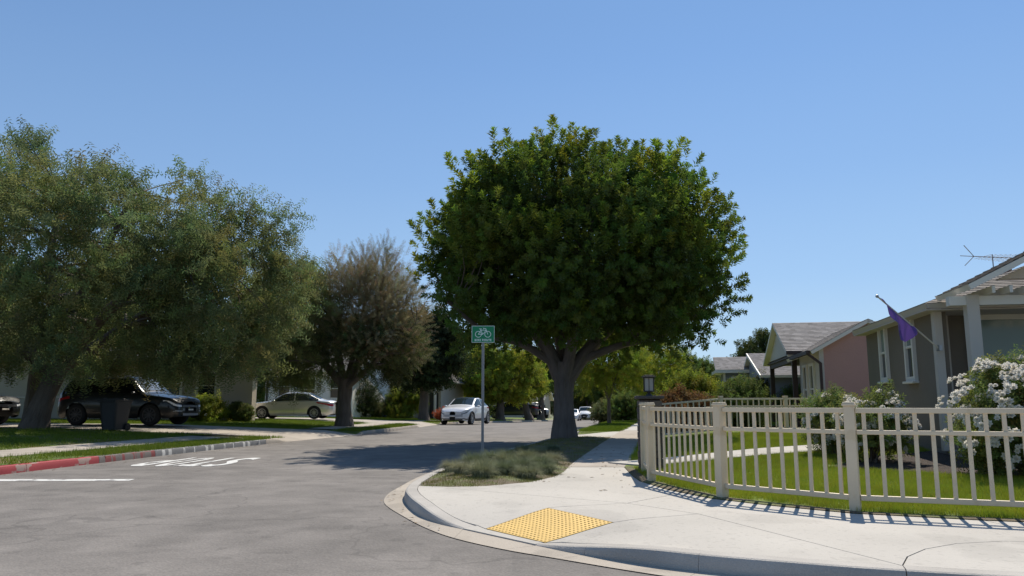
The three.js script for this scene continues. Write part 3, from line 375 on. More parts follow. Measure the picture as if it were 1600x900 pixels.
function sprig({ n, len, L, W, spread = 1, droop = 0, curl = .15, rosette = 0 }) {   // a shoot along +y with leaves round it
  const list = []; for (let i = 0; i < n; i++) { const t = rosette ? lerp(.35, 1, Math.pow(i / n, .6)) : (i + .5) / n, a = i * 2.4 + rr(-.3, .3); const d = V(Math.cos(a) * spread, lerp(.25, .9, t) - droop + rr(-.2, .2), Math.sin(a) * spread).normalize(); list.push([V(Math.cos(a) * .01, len * t, Math.sin(a) * .01), d, V(0, 1, .01).normalize(), L * rr(.7, 1.15), W * rr(.8, 1.2), curl]); } return leafGeo(list);
}
const leafMat = (r, g, b, o = {}) => plain(r * 1.25, g * 1.2, b * .9, .95, { side: THREE.DoubleSide, transmission: .42, thickness: 0, specularIntensity: .35, ...o });
const quatY = d => new THREE.Quaternion().setFromUnitVectors(V(0, 1, 0), d);
// crown: clumps through the volume of an ellipsoid, each a cloud of sprigs
function crownList({ c, r, clumps, per, size, flat = -1, inner = .45, upward = .35, rag = .12, scale = [.8, 1.2], hue = .2, density, keep }) {
  const list = [], cl = [];
  for (let i = 0; i < clumps; i++) {
    let d = rdir(); if (d.y < flat) d.y = flat + rr(0, .12); const k = lerp(inner, 1, Math.pow(rnd(), .45)) * (1 + rr(-rag, rag)); const q = V(c[0] + d.x * r[0] * k, c[1] + d.y * r[1] * k, c[2] + d.z * r[2] * k);
    if (keep && !keep(q)) continue; cl.push(q); const tone = 1 + rr(-hue, hue), yel = rr(-hue, hue) * .5;
    const out = V((q.x - c[0]) / r[0], (q.y - c[1]) / r[1], (q.z - c[2]) / r[2]).normalize(), s = size * rr(.7, 1.3);
    for (let j = 0; j < per; j++) { const e = rdir(), f = Math.pow(rnd(), .5); const p = q.clone().addScaledVector(e, s * f); const dir = e.clone().multiplyScalar(.7).addScaledVector(out, .5).add(V(0, upward, 0)).addScaledVector(rdir(), .35).normalize(); const sc = rr(...scale), tw = new THREE.Quaternion().setFromAxisAngle(V(0, 1, 0), rr(0, 6.28)); list.push([new THREE.Matrix4().compose(p, quatY(dir).multiply(tw), V(sc, sc, sc)), [tone * (1 + yel) * rr(.85, 1.15), tone * rr(.88, 1.12), tone * (1 - yel) * .95]]); }
  }
  return { list, cl };
}
function branches(from, targets, r0, r1 = .008, bend = .25, sides = 5) { return targets.map(q => { const m = from(q), mid = m.p.clone().lerp(q, .5).add(V(rr(-1, 1), rr(.1, 1), rr(-1, 1)).multiplyScalar(bend * m.p.distanceTo(q) * .4)); return tube([m.p, mid, q], m.r || r0, r1, 5, sides); }); }
// limb tree: trunk, main limbs as parts, finer branches merged, crown as leaf clouds
function tree({ name = 'street_tree', label, group, at, trunk, limbs, bark, crowns, twigs = 40, twigR = .04, flare = 1.5 }) {
  const t = thing(name, label, 'tree', at, 0, group);
  const T = trunk.map(q => V(...q)), n = T.length - 1;
  const rad = trunk.map(q => q[3]); const tp = T.map(q => V(q.x, q.y, q.z));
  const rs = []; for (let i = 0; i <= 24; i++) { const u = i / 24 * n, k = Math.min(n - 1, Math.floor(u)); rs.push(lerp(rad[k], rad[k + 1], u - k)); }
  mk('trunk', tube(tp, rs, 0, 24, 18, .055), bark, t);
  const ends = []; for (const l of limbs) { const P = l.p.map(q => V(...q)); mk('limb', tube(P, l.r0, l.r1, 14, 10, .04), bark, t); const c = new THREE.CatmullRomCurve3(P); for (const u of [.35, .5, .65, .8, .95]) ends.push({ p: c.getPoint(u), r: lerp(l.r0, l.r1, u) * .6 }); }
  const near = q => { let b = ends[0], m = 1e9; for (const e of ends) { const d = e.p.distanceTo(q) + (e.p.y > q.y + .3 ? 1 : 0); if (d < m) { m = d; b = e; } } return b; };
  const all = [];
  for (const c of crowns) { const { list, cl } = crownList(c); instanced('crown', c.geo, c.mat, list, t); if (c.label) t.children.at(-1).userData.label = c.label; all.push(...cl.filter((_, i) => i % Math.max(1, Math.ceil(cl.length / (c.twigs ?? twigs))) === 0)); }
  if (all.length && ends.length) { const m = mk('branches', join(branches(near, all, twigR)), bark, t); stuff(m); }
  return t;
}
const G = {
  broad: sprig({ n: 22, len: .4, L: .125, W: .05, spread: .9, rosette: 1, curl: .1 }),
  droop: sprig({ n: 22, len: .5, L: .15, W: .038, spread: .8, droop: .75, curl: .2 }),
  fine: sprig({ n: 26, len: .45, L: .07, W: .026, spread: .8, droop: .2 }),
  mid: sprig({ n: 18, len: .4, L: .12, W: .05, spread: .9, droop: .1 }),
  far: sprig({ n: 12, len: .5, L: .24, W: .12, spread: .9, droop: .1 }),
  small: sprig({ n: 14, len: .16, L: .06, W: .03, spread: .9 }),
};
// main tree on the right-hand parkway
tree({
  label: 'large round dense dark green tree on the corner parkway, behind the bike sign', at: [1.55, .16, -23.2], bark: M.bark,
  trunk: [[.0, -.1, 0, .43], [0, .12, 0, .35], [.01, .6, 0, .295], [.0, 1.3, 0, .285], [0, 1.9, 0, .32], [0, 2.25, 0, .31]],
  limbs: [{ p: [[-.12, 1.8, 0], [-.45, 2.6, .1], [-1.1, 3.4, .2], [-2.2, 4.9, .3]], r0: .24, r1: .06 }, { p: [[.14, 1.8, 0], [.65, 2.5, 0], [1.35, 3.2, -.2], [2.9, 4.7, -.3]], r0: .25, r1: .06 }, { p: [[0, 1.8, -.1], [-.05, 2.8, -.4], [-.3, 4.2, -.9], [-.4, 6.6, -1.2]], r0: .2, r1: .05 }, { p: [[.05, 1.8, .1], [.25, 2.9, .5], [.5, 4.2, 1], [.9, 6.8, 1.4]], r0: .19, r1: .05 }, { p: [[-.3, 2.2, .05], [-1.2, 2.75, .3], [-2.2, 3.0, .8], [-3.4, 3.9, 1.4]], r0: .13, r1: .04 }, { p: [[.5, 2.3, 0], [1.6, 2.7, .4], [2.8, 3.0, .6], [4.2, 3.8, .6]], r0: .13, r1: .04 }],
  crowns: [{ c: [.45, 5.3, 0], r: [4.1, 2.95, 4.3], clumps: 290, per: 40, size: .62, flat: -.72, inner: .5, upward: .5, rag: .12, scale: [.8, 1.45], hue: .3, geo: G.broad, mat: leafMat(.088, .14, .028, { transmission: .5 }), twigs: 90 }, { c: [.45, 5.3, 0], r: [4.5, 3.15, 4.6], clumps: 200, per: 9, size: .5, flat: -.15, inner: .9, upward: 1.5, rag: .1, scale: [.9, 1.5], hue: .2, geo: G.broad, mat: leafMat(.14, .19, .025, { transmission: .5 }), twigs: 60, label: 'bright yellow green new shoots' }],
});
// big drooping tree on the left lawn
const dust = leafMat(.165, .20, .105);
tree({
  label: 'huge drooping olive green tree overhanging the black cars and trash bin', at: [-15.2, lh(7.5, -24) - .02, -25.0], bark: M.barkDark, twigR: .05,
  trunk: [[-.15, -.1, 0, .48], [-.1, .2, 0, .36], [.1, .9, 0, .30], [.4, 1.7, 0, .29], [.6, 2.3, 0, .28]],
  limbs: [{ p: [[.5, 1.9, 0], [1.6, 3.2, .3], [3.2, 4.6, .6], [5.2, 6.0, .4]], r0: .26, r1: .06 }, { p: [[.45, 1.9, 0], [.2, 3.4, -.3], [-.4, 5.4, -.5], [-.2, 8, -.6]], r0: .26, r1: .06 }, { p: [[.3, 1.8, 0], [-1, 3.0, .4], [-2.6, 4.2, .8], [-4.6, 5.4, .8]], r0: .24, r1: .05 }, { p: [[.55, 2, .1], [1.5, 3.6, 1.2], [2.6, 5.6, 1.6], [3.4, 7.6, 1.6]], r0: .2, r1: .05 }, { p: [[.6, 2, -.1], [2, 3.4, -1], [4, 5, -1.6], [6, 6.6, -1.6]], r0: .2, r1: .05 }],
  crowns: [{ c: [.5, 5.2, 0], r: [6.1, 3.75, 5.0], clumps: 265, per: 32, size: .62, flat: -.9, inner: .5, upward: -.25, rag: .14, hue: .28, geo: G.droop, mat: dust, twigs: 130 }, { c: [5.9, 4.2, .2], r: [2.5, 2.9, 2.6], clumps: 80, per: 30, size: .62, flat: -.85, inner: .3, upward: -.3, rag: .2, hue: .28, geo: G.droop, mat: dust, twigs: 30 }, { c: [-1.0, 9.2, 0], r: [.4, .6, .4], clumps: 6, per: 16, size: .35, geo: G.droop, mat: dust, twigs: 4 }],
});
tree({
  label: 'drooping olive green tree cut by the left edge of the photo', at: [-22.6, lh(14, -24) - .02, -25.6], bark: M.barkDark,
  trunk: [[0, -.1, 0, .55], [0, .6, 0, .4], [0, 2.3, 0, .35]], limbs: [{ p: [[0, 2, 0], [1.2, 3.6, .2], [2.8, 5.2, 0], [4, 7, 0]], r0: .22, r1: .05 }, { p: [[0, 2, 0], [-.5, 4, 0], [-.5, 6, 0], [-.3, 8, 0]], r0: .22, r1: .05 }],
  crowns: [{ c: [.2, 4.3, 0], r: [5, 3.0, 4.6], clumps: 200, per: 30, size: .65, flat: -.97, inner: .35, upward: -.2, rag: .14, hue: .28, geo: G.droop, mat: dust, twigs: 60 }],
});
tree({
  label: 'dense olive tree behind the black cars, far left', at: [-20.6, lh(13, -27) - .02, -33.4], bark: M.barkDark,
  trunk: [[0, -.1, 0, .4], [0, .6, 0, .28], [0, 2.6, 0, .24]], limbs: [{ p: [[0, 2.2, 0], [1, 3.6, .2], [2.4, 5.2, 0], [3.2, 6.4, 0]], r0: .16, r1: .04 }, { p: [[0, 2.2, 0], [-.8, 4, 0], [-1.8, 5.4, 0], [-2.6, 6.4, 0]], r0: .16, r1: .04 }],
  crowns: [{ c: [0, 5.0, 0], r: [4.6, 2.4, 3.4], clumps: 110, per: 30, size: .75, flat: -.9, inner: .3, upward: -.2, rag: .14, hue: .28, geo: G.droop, mat: dust, twigs: 40 }],
});
// half dry tree beside the silver sedan
tree({
  label: 'half bare brownish tree beside the silver sedan', at: [-7.45, lh(2.6, -34.5) - .02, -34.5], bark: M.barkDark,
  trunk: [[0, -.1, 0, .46], [0, .15, 0, .36], [0, .8, 0, .31], [.0, 1.6, 0, .31], [.0, 2.1, 0, .32]],
  limbs: [{ p: [[-.1, 1.8, 0], [-.9, 2.7, .2], [-2.1, 3.7, .4], [-3.6, 4.6, .4]], r0: .2, r1: .05 }, { p: [[-.05, 1.8, 0], [-.35, 3.2, 0], [-.7, 4.8, -.1], [-.9, 7, -.1]], r0: .19, r1: .04 }, { p: [[.1, 1.8, 0], [.7, 3.1, .1], [1.2, 4.6, .1], [1.7, 6.7, 0]], r0: .19, r1: .04 }, { p: [[.1, 1.7, .1], [1.2, 2.6, .6], [2.2, 3.6, .8], [3.4, 4.6, .8]], r0: .15, r1: .04 }, { p: [[0, 1.8, -.1], [.2, 3.4, -.9], [.4, 5, -1.4], [.6, 7, -1.6]], r0: .16, r1: .04 }],
  crowns: [{ c: [-2.6, 4.7, .2], r: [2.3, 3.1, 2.6], clumps: 110, per: 32, size: .75, flat: -.8, inner: .3, upward: -.2, rag: .2, hue: .25, geo: G.droop, mat: dust, twigs: 60 }, { c: [1.1, 5.0, 0], r: [2.4, 2.8, 2.5], clumps: 210, per: 30, size: .65, flat: -.6, inner: .25, upward: .5, rag: .16, hue: .2, geo: G.fine, mat: leafMat(.25, .22, .165, { transmission: .3 }), twigs: 190 }, { c: [1.0, 3.4, .2], r: [2.5, 1.2, 2.2], clumps: 48, per: 26, size: .6, upward: -.1, hue: .25, geo: G.mid, mat: leafMat(.075, .095, .045), twigs: 25 }],
});
// trees further along the street
const yelGreen = leafMat(.21, .255, .035, { transmission: .5 }), deep = leafMat(.032, .05, .022), midGreen = leafMat(.105, .15, .045), grayGreen = leafMat(.15, .175, .09);
function simpleTree(label, x, z, h, rx, ry, geo, mat, { bark = M.barkDark, lean = 0, tr = .22, base = null, clumps = 90, per = 26, size = .6, flat = -.8, group = 'trees along the street', rz = rx, name = 'street_tree', lift = 1.6, up = .2 } = {}) {
  const y = base ?? gy(z) + .14, c = h - ry;
  return tree({ name, label, group, at: [x, y, z], bark, trunk: [[0, -.15, 0, tr * 1.5], [lean * .2, .4, 0, tr * 1.05], [lean * .6, lift * .6, 0, tr], [lean, lift, 0, tr * .9]], limbs: [0, 1, 2, 3].map(k => { const a = k * 1.57 + .6; return { p: [[lean, lift * .9, 0], [lean + Math.cos(a) * rx * .2, lift + (c - lift) * .5, Math.sin(a) * rx * .2], [lean + Math.cos(a) * rx * .45, c, Math.sin(a) * rx * .4]], r0: tr * .6, r1: tr * .18 }; }), crowns: [{ c: [lean, c, 0], r: [rx * .88, ry * .88, rz * .88], clumps, per, size, flat, inner: .35, upward: up, rag: .14, hue: .25, geo, mat }], twigs: 25 });
}
simpleTree('dark evergreen tree with dense low crown behind the white crossover', -5.9, -52, 7.6, 3.0, 3.0, G.far, deep, { tr: .3, lift: 2.2, clumps: 120 });
simpleTree('bright yellow green tree with a rounded crown left of the main trunk', -1.0, -66, 6.4, 3.5, 2.6, G.far, yelGreen, { tr: .34, lift: 1.6, clumps: 130 });
simpleTree('leaning yellow green tree beside the dark angular truck', 1.75, -76, 6.2, 2.8, 2.1, G.far, yelGreen, { lean: -.8, tr: .32, lift: 2.4, clumps: 70 });
simpleTree('dull green tree with dark forked trunk just left of the main trunk', 3.2, -86, 8.0, 3.2, 2.6, G.far, midGreen, { tr: .36, lift: 2.2 });
simpleTree('young bright green tree on the verge past the driveway', 5.05, -40.5, 5.3, 2.0, 2.0, G.mid, yelGreen, { tr: .09, lift: 1.3, clumps: 75, per: 24, size: .55 });
simpleTree('leafy bright green tree beyond the stone pillar lantern', 8.6, -46, 4.6, 2.1, 1.7, G.mid, yelGreen, { tr: .09, lift: 1.2, clumps: 70, per: 24, size: .55, base: .3 });
simpleTree('tall dark round tree behind the grey gabled house', 27.6, -82, 9.3, 4.2, 4.0, G.far, leafMat(.06, .085, .025), { tr: .5, lift: 3, clumps: 190, size: .85, up: .6 });
// far wall of street trees
const FT = [[-13, -74, 7.5, 4, 3.2, midGreen, 'grey green tree behind the houses, left of the white crossover'], [-8.0, -68, 6.6, 3.2, 2.8, grayGreen, 'pale grey green tree between the half bare tree and the dark evergreen'], [-3.5, -92, 8.2, 3.8, 3.2, grayGreen, 'olive tree far down the street behind the main trunk'], [13, -132, 10, 4.2, 3.6, midGreen, 'green tree closing the street view above the distant cars'], [19, -130, 10, 4.2, 3.8, grayGreen, 'olive tree closing the street view right of the main trunk'], [26, -128, 10, 4.4, 3.8, midGreen, 'green tree far away above the parked van'], [19, -84, 7, 3.4, 2.8, midGreen, 'green tree behind the young bright tree'], [24.5, -96, 6.4, 3.6, 2.6, grayGreen, 'low olive tree far behind the bare branched tree'], [33, -118, 8, 4.6, 3.4, midGreen, 'distant green tree left of the dark round tree'], [-4.5, -78, 8, 4.2, 3.6, midGreen, 'tall green tree behind the bright yellow green one'], [2, -124, 9.5, 4.6, 3.6, grayGreen, 'hazy olive tree at the far bend of the street'], [-19, -66, 8, 4.2, 3.8, midGreen, 'green tree rising behind the white house'], [-27, -52, 8.5, 4.6, 4, midGreen, 'green tree rising behind the grey house, far left']];
for (const [x, z, h, rx, ry, m, label] of FT) simpleTree(label, x, z, h, rx, ry, G.far, m, { tr: .3, lift: 1.4, clumps: 95, per: 24, size: .8, flat: -.95 });
const FH = [[8, -134, 6.4, grayGreen, 'low olive tree at the far end of the street, left of the trunk gap'], [13.5, -138, 6, midGreen, 'low green tree closing the far end of the street behind the distant cars'], [18.5, -137, 6, grayGreen, 'low olive tree behind the distant silver sedan'], [24, -136, 6, midGreen, 'low green tree far behind the curbside SUVs'], [31, -130, 6, grayGreen, 'low olive tree far behind the lantern pillar'], [37.5, -122, 6, midGreen, 'low green tree at the horizon left of the slate house']];
for (const [x, z, h, m, label] of FH) simpleTree(label, x, z, h, 4.2, 3.1, G.far, m, { tr: .3, lift: .8, clumps: 110, per: 24, size: .8, flat: -1 });
{ // bare branched tree
  const t = thing('bare_tree', 'grey bare branched tree beyond the lantern', 'tree', [11.4, .2, -62], 0); mk('trunk', tube([V(0, -.2, 0), V(.1, 1.5, 0), V(0, 3, 0)], .2, .12, 8, 8), M.bark, t);
  const P = []; const grow = (p, d, L, r, k) => { const e = p.clone().addScaledVector(d, L); P.push(tube([p, p.clone().lerp(e, .5).add(V(rr(-.1, .1), rr(-.05, .1), rr(-.1, .1)).multiplyScalar(L)), e], r, r * .62, 4, 5)); if (k) for (let i = 0; i < 3; i++) grow(e, d.clone().addScaledVector(rdir(), .75).add(V(0, .12, 0)).normalize(), L * rr(.6, .8), r * .62, k - 1); };
  for (let i = 0; i < 5; i++) { const a = i * 1.26; grow(V(0, 2.6 + i * .1, 0), V(Math.cos(a) * .7, .8, Math.sin(a) * .7).normalize(), 1.5, .085, 4); } stuff(mk('branches', join(P), barkOf(.33, .30, .27), t));
}
// shrubs
function shrub(name, label, x, y, z, rx, ry, geo, mat, { clumps = 26, per = 22, size = .22, rz = rx, group, scale = [.8, 1.2], up = .5, stem = .02 } = {}) {
  const t = thing(name, label, 'shrub', [x, y, z], 0, group); const { list, cl } = crownList({ c: [0, ry * 1.0, 0], r: [rx * .8, ry * .85, rz * .8], clumps, per, size, flat: -.85, inner: .2, upward: up, rag: .12, hue: .25, scale });
  instanced('foliage', geo, mat, list, t); stuff(mk('stems', join(cl.filter((_, i) => i % 2 === 0).map(q => tube([V(rr(-.05, .05), -.08, rr(-.05, .05)), V(q.x * .4, q.y * .5, q.z * .4), q], stem, .004, 4, 5))), M.barkDark, t)); return t;
}
const LYT = (x, z) => { let t = LX(z) - x, q = z; for (let i = 0; i < 4; i++) { q = z + .13 * t; t = LX(q) - x; } return lh(t, q); };
const sh = (label, x, z, rx, ry, geo, mat, o) => shrub('shrub', label, x, LYT(x, z) - .02, z, rx, ry, geo, mat, o);
const olive = leafMat(.10, .12, .045), lime = leafMat(.18, .22, .035, { transmission: .45 });
sh('loose yellow green bush in front of the grey siding house', -13.9, -34.9, .8, .42, G.mid, lime, { clumps: 40, size: .3 });
sh('small spindly yellow leaved shrub against the beige wall', -13.6, -36.0, .32, .45, G.small, leafMat(.28, .22, .06), { clumps: 14, size: .16 });
sh('clipped round olive bush at the beige wall corner', -12.75, -36.2, .55, .36, G.small, olive, { clumps: 90, per: 40, size: .2, up: .2 });
sh('low pale bush left of the far garage house', -10.2, -56.0, 1.1, .45, G.mid, grayGreen, { clumps: 30, size: .3 });
sh('low bright green bush on the lawn of the far garage house', -8.1, -55.6, 1.0, .36, G.mid, lime, { clumps: 30, size: .3 });
sh('dark bush beside the far garage house', -8.6, -57.2, 1.3, .8, G.mid, deep, { clumps: 50, size: .35 });
sh('round lime green shrub tree before the far garage house', -7.6, -56.6, 1.15, 1.3, G.mid, lime, { clumps: 60, size: .4, stem: .05 });
sh('dark green hedge mass behind the half bare tree', -11.2, -54, 2.1, 1.3, G.mid, deep, { clumps: 90, size: .5 });
sh('red flowering bush beside the far garage door', -4.9, -55.5, .8, .35, G.small, leafMat(.32, .09, .06), { clumps: 40, size: .25 });
const rs = (label, x, z, rx, ry, geo, mat, o = {}) => shrub('shrub', label, x, (o.y ?? gy(z) + .3) - .02, z, rx, ry, geo, mat, o);
rs('rusty red leaved bush behind the low rear fence', 5.9, -27.0, .95, .52, G.mid, leafMat(.145, .085, .045), { clumps: 70, size: .3 });
rs('bright green bush behind the rusty red one', 7.2, -30.4, 1.2, .95, G.mid, lime, { clumps: 70, size: .35 });
rs('pale green bush right of the rusty red one', 8.2, -28.0, 1.0, .75, G.mid, midGreen, { clumps: 60, size: .3 });
rs('spreading green bush before the grey gabled house', 11.4, -37.2, 1.5, .95, G.mid, olive, { clumps: 70, size: .35 });
rs('round green hedge bush beyond the verge, beside the van', 7.4, -50, 1.3, .7, G.mid, midGreen, { clumps: 70, size: .35, y: .2 });
rs('low olive bush left of the hedge bush near the van', 6.6, -54.5, 1.3, .5, G.mid, grayGreen, { clumps: 40, size: .35, y: .05 });
rs('green bush beside the porch of the grey gabled house', 13.2, -36.4, .8, .8, G.mid, midGreen, { clumps: 40, size: .3 });
// white rose bushes
function roseBush(label, x, z, rx, ry, nFl, rz = rx) {
  const t = thing('rose_bush', label, 'rose bush', [x, rh(x, z) - .01, z], 0, 'white rose bushes along the house');
  const { list, cl } = crownList({ c: [0, ry, 0], r: [rx * .85, ry * .9, rz * .85], clumps: Math.round(90 * rx * ry), per: 34, size: .24, flat: -.9, inner: .15, upward: .5, rag: .15, hue: .25, scale: [.7, 1.1] }); instanced('foliage', G.small, leafMat(.15, .19, .065), list, t);
  stuff(mk('stems', join(cl.filter((_, i) => i % 2 === 0).map(q => tube([V(rr(-.2, .2), -.06, rr(-.2, .2)), V(q.x * .45, q.y * .55, q.z * .45), q], .016, .005, 5, 5))), M.barkDark, t));
  for (let i = 0; i < nFl; i++) { let d = rdir(); d.y = Math.abs(d.y) * (rnd() < .75 ? 1 : -.4); d.z = Math.abs(d.z) * (rnd() < .8 ? 1 : -1); d.normalize(); const k = rr(.92, 1.1), f = mk('blossom', roses[rnd() * 3 | 0], petal, t); f.position.set(d.x * rx * k, ry + d.y * ry * k, d.z * rz * k); f.quaternion.copy(quatY(d.add(V(0, .6, .2)).normalize())); f.scale.setScalar(rr(.9, 1.6)); }
  return t;
}
const petal = plain(.84, .81, .74, .95, { side: THREE.DoubleSide, transmission: .45, thickness: 0 });
const roses = [0, 1, 2].map(() => { const list = []; for (const [cx, cz, cy] of [[0, 0, .02], [.05, .02, 0], [-.04, .04, 0], [.0, -.05, -.01]].slice(0, 3 + (rnd() * 2 | 0))) for (let ring = 0; ring < 3; ring++) for (let i = 0; i < 7; i++) { const a = i / 7 * 6.283 + ring * .5, o = .3 + ring * .5; list.push([V(cx, cy, cz), V(Math.cos(a) * Math.sin(o), Math.cos(o), Math.sin(a) * Math.sin(o)), V(Math.cos(a + 3.14) * .8, .6, Math.sin(a + 3.14) * .8).normalize(), .045, .04, -.15]); } return leafGeo(list); });
roseBush('largest white rose bush, full of blooms, before the porch window', 7.3, -10.9, 1.15, .81, 180, 1.0);
roseBush('white rose bush at the right edge of the photo', 8.7, -10.7, 1.0, .8, 90, .8);
roseBush('small white rose bush left of the largest, under the narrow windows', 6.15, -13.3, .62, .58, 55);
roseBush('leftmost small rose bush beside the spiky dark plant', 6.0, -14.6, .5, .56, 26);
{
  const list = []; for (let i = 0; i < 60; i++) { const a = i * 2.4, e = rr(.1, 1.2); list.push([V(0, .25 + rr(0, .15), 0), V(Math.cos(a) * Math.sin(e), Math.cos(e), Math.sin(a) * Math.sin(e)), V(0, 1, .1).normalize(), rr(.6, .85), .035, .08]); }
  const t = thing('spiky_plant', 'dark purple spiky leaved plant beside the small rose bush', 'plant', [6.45, rh(6.45, -15.6), -15.6]); mk('leaves', leafGeo(list), plain(.07, .035, .04, .5, { side: THREE.DoubleSide }), t); mk('stem', cyl(.06, .05, .5, 0, .12, 0), M.barkDark, t);
}

// ---------------------------------------------------------------- houses
function slopeGeo(a, b, c, d, course = .16) {                         // eave a-b, ridge d-c; courses of shingles, each lapping the one below
  const A = V(...a), B = V(...b), C = V(...c), D = V(...d), up_ = V().subVectors(D, A), n = Math.max(2, Math.round(Math.max(up_.length(), V().subVectors(C, B).length()) / course));
  const N = V().subVectors(B, A).cross(up_.lengthSq() > .01 ? up_ : V().subVectors(C, B)).normalize(); if (N.y < 0) N.negate(); const e = V().subVectors(B, A).normalize();
  const p = [], uv = []; const put = (q) => { p.push(q.x, q.y, q.z); };
  for (let k = 0; k < n; k++) { const t0 = k / n, t1 = (k + 1) / n, l0 = A.clone().lerp(D, t0), r0 = B.clone().lerp(C, t0), l1 = A.clone().lerp(D, t1), r1 = B.clone().lerp(C, t1); const L0 = l0.clone().addScaledVector(N, .014), R0 = r0.clone().addScaledVector(N, .014); for (const [q, w] of [[L0, 0], [R0, 0], [r1, 1], [L0, 0], [r1, 1], [l1, 1], [l0, 0], [r0, 0], [R0, 0], [l0, 0], [R0, 0], [L0, 0]]) { put(q); uv.push(q.clone().sub(A).dot(e), (k + w) * course); } }
  const g = new THREE.BufferGeometry(); g.setAttribute('position', new THREE.Float32BufferAttribute(p, 3)); g.setAttribute('uv', new THREE.Float32BufferAttribute(uv, 2)); g.computeVertexNormals(); return g;
}
const slab = (pts, th) => { const g = new THREE.BufferGeometry(), p = [], T = pts.map(q => V(...q)), N = V().subVectors(T[1], T[0]).cross(V().subVectors(T[2], T[0])).normalize(); if (N.y < 0) N.negate(); const t = T.map(q => q.clone().addScaledVector(N, -.004)), b = T.map(q => q.clone().addScaledVector(N, -th)), n = T.length; for (let i = 1; i < n - 1; i++) for (const q of [t[0], t[i], t[i + 1], b[0], b[i + 1], b[i]]) p.push(q.x, q.y, q.z); for (let i = 0; i < n; i++) { const j = (i + 1) % n; for (const q of [t[i], b[i], b[j], t[i], b[j], t[j]]) p.push(q.x, q.y, q.z); } g.setAttribute('position', new THREE.Float32BufferAttribute(p, 3)); g.computeVertexNormals(); return uvm(g); };
function roofPlane(parent, pts, mat, under = M.trimGrey, th = .11) { const q = pts.length === 3 ? [pts[0], pts[1], pts[2], pts[2]] : pts; const r = mk('roof', slopeGeo(...q), mat, parent); mk('fascia', slab(pts, th), under, r); return r; }
function gableWall(parent, name, x, z0, z1, y0, y1, mat, axis = 'x', th = .12) {  // triangle between z0..z1 at x (axis x) or between x0..x1 at z (axis z)
  const s = new THREE.Shape(); s.moveTo(z0, y0); s.lineTo(z1, y0); s.lineTo((z0 + z1) / 2, y1); s.closePath(); const g = new THREE.ExtrudeGeometry(s, { depth: th, bevelEnabled: false }); if (axis === 'x') { g.rotateY(-Math.PI / 2); g.translate(x, 0, 0); } else g.translate(0, 0, x); return mk(name, uvm(g), mat, parent);
}
function win(parent, x, y, z, ry, w, h, { frame = M.trim, glass = M.glass, upper = null, sill = true, fw = .09, mid = true } = {}) {
  const f = mk('window', join([bx(w + fw * 2, fw, .07, 0, h / 2 + fw / 2, .035), bx(w + fw * 2, fw, .07, 0, -h / 2 - fw / 2, .035), bx(fw, h, .07, -w / 2 - fw / 2, 0, .035), bx(fw, h, .07, w / 2 + fw / 2, 0, .035), ...(mid ? [bx(w, .05, .05, 0, 0, .026)] : [])]), frame, parent);
  f.position.set(x, y, z); f.rotation.y = ry;
  if (mid) { mk('pane', bx(w, h / 2 - .025, .012, 0, h / 4 + .0125, .012), upper || glass, f); mk('pane', bx(w, h / 2 - .025, .012, 0, -h / 4 - .0125, .008), glass, f); } else mk('pane', bx(w, h, .012, 0, 0, .01), glass, f);
  if (sill) mk('sill', rb(w + fw * 2 + .1, .05, .13, .01, 0, -h / 2 - fw - .026, .065), frame, f); return f;
}
const ANG = -.19;
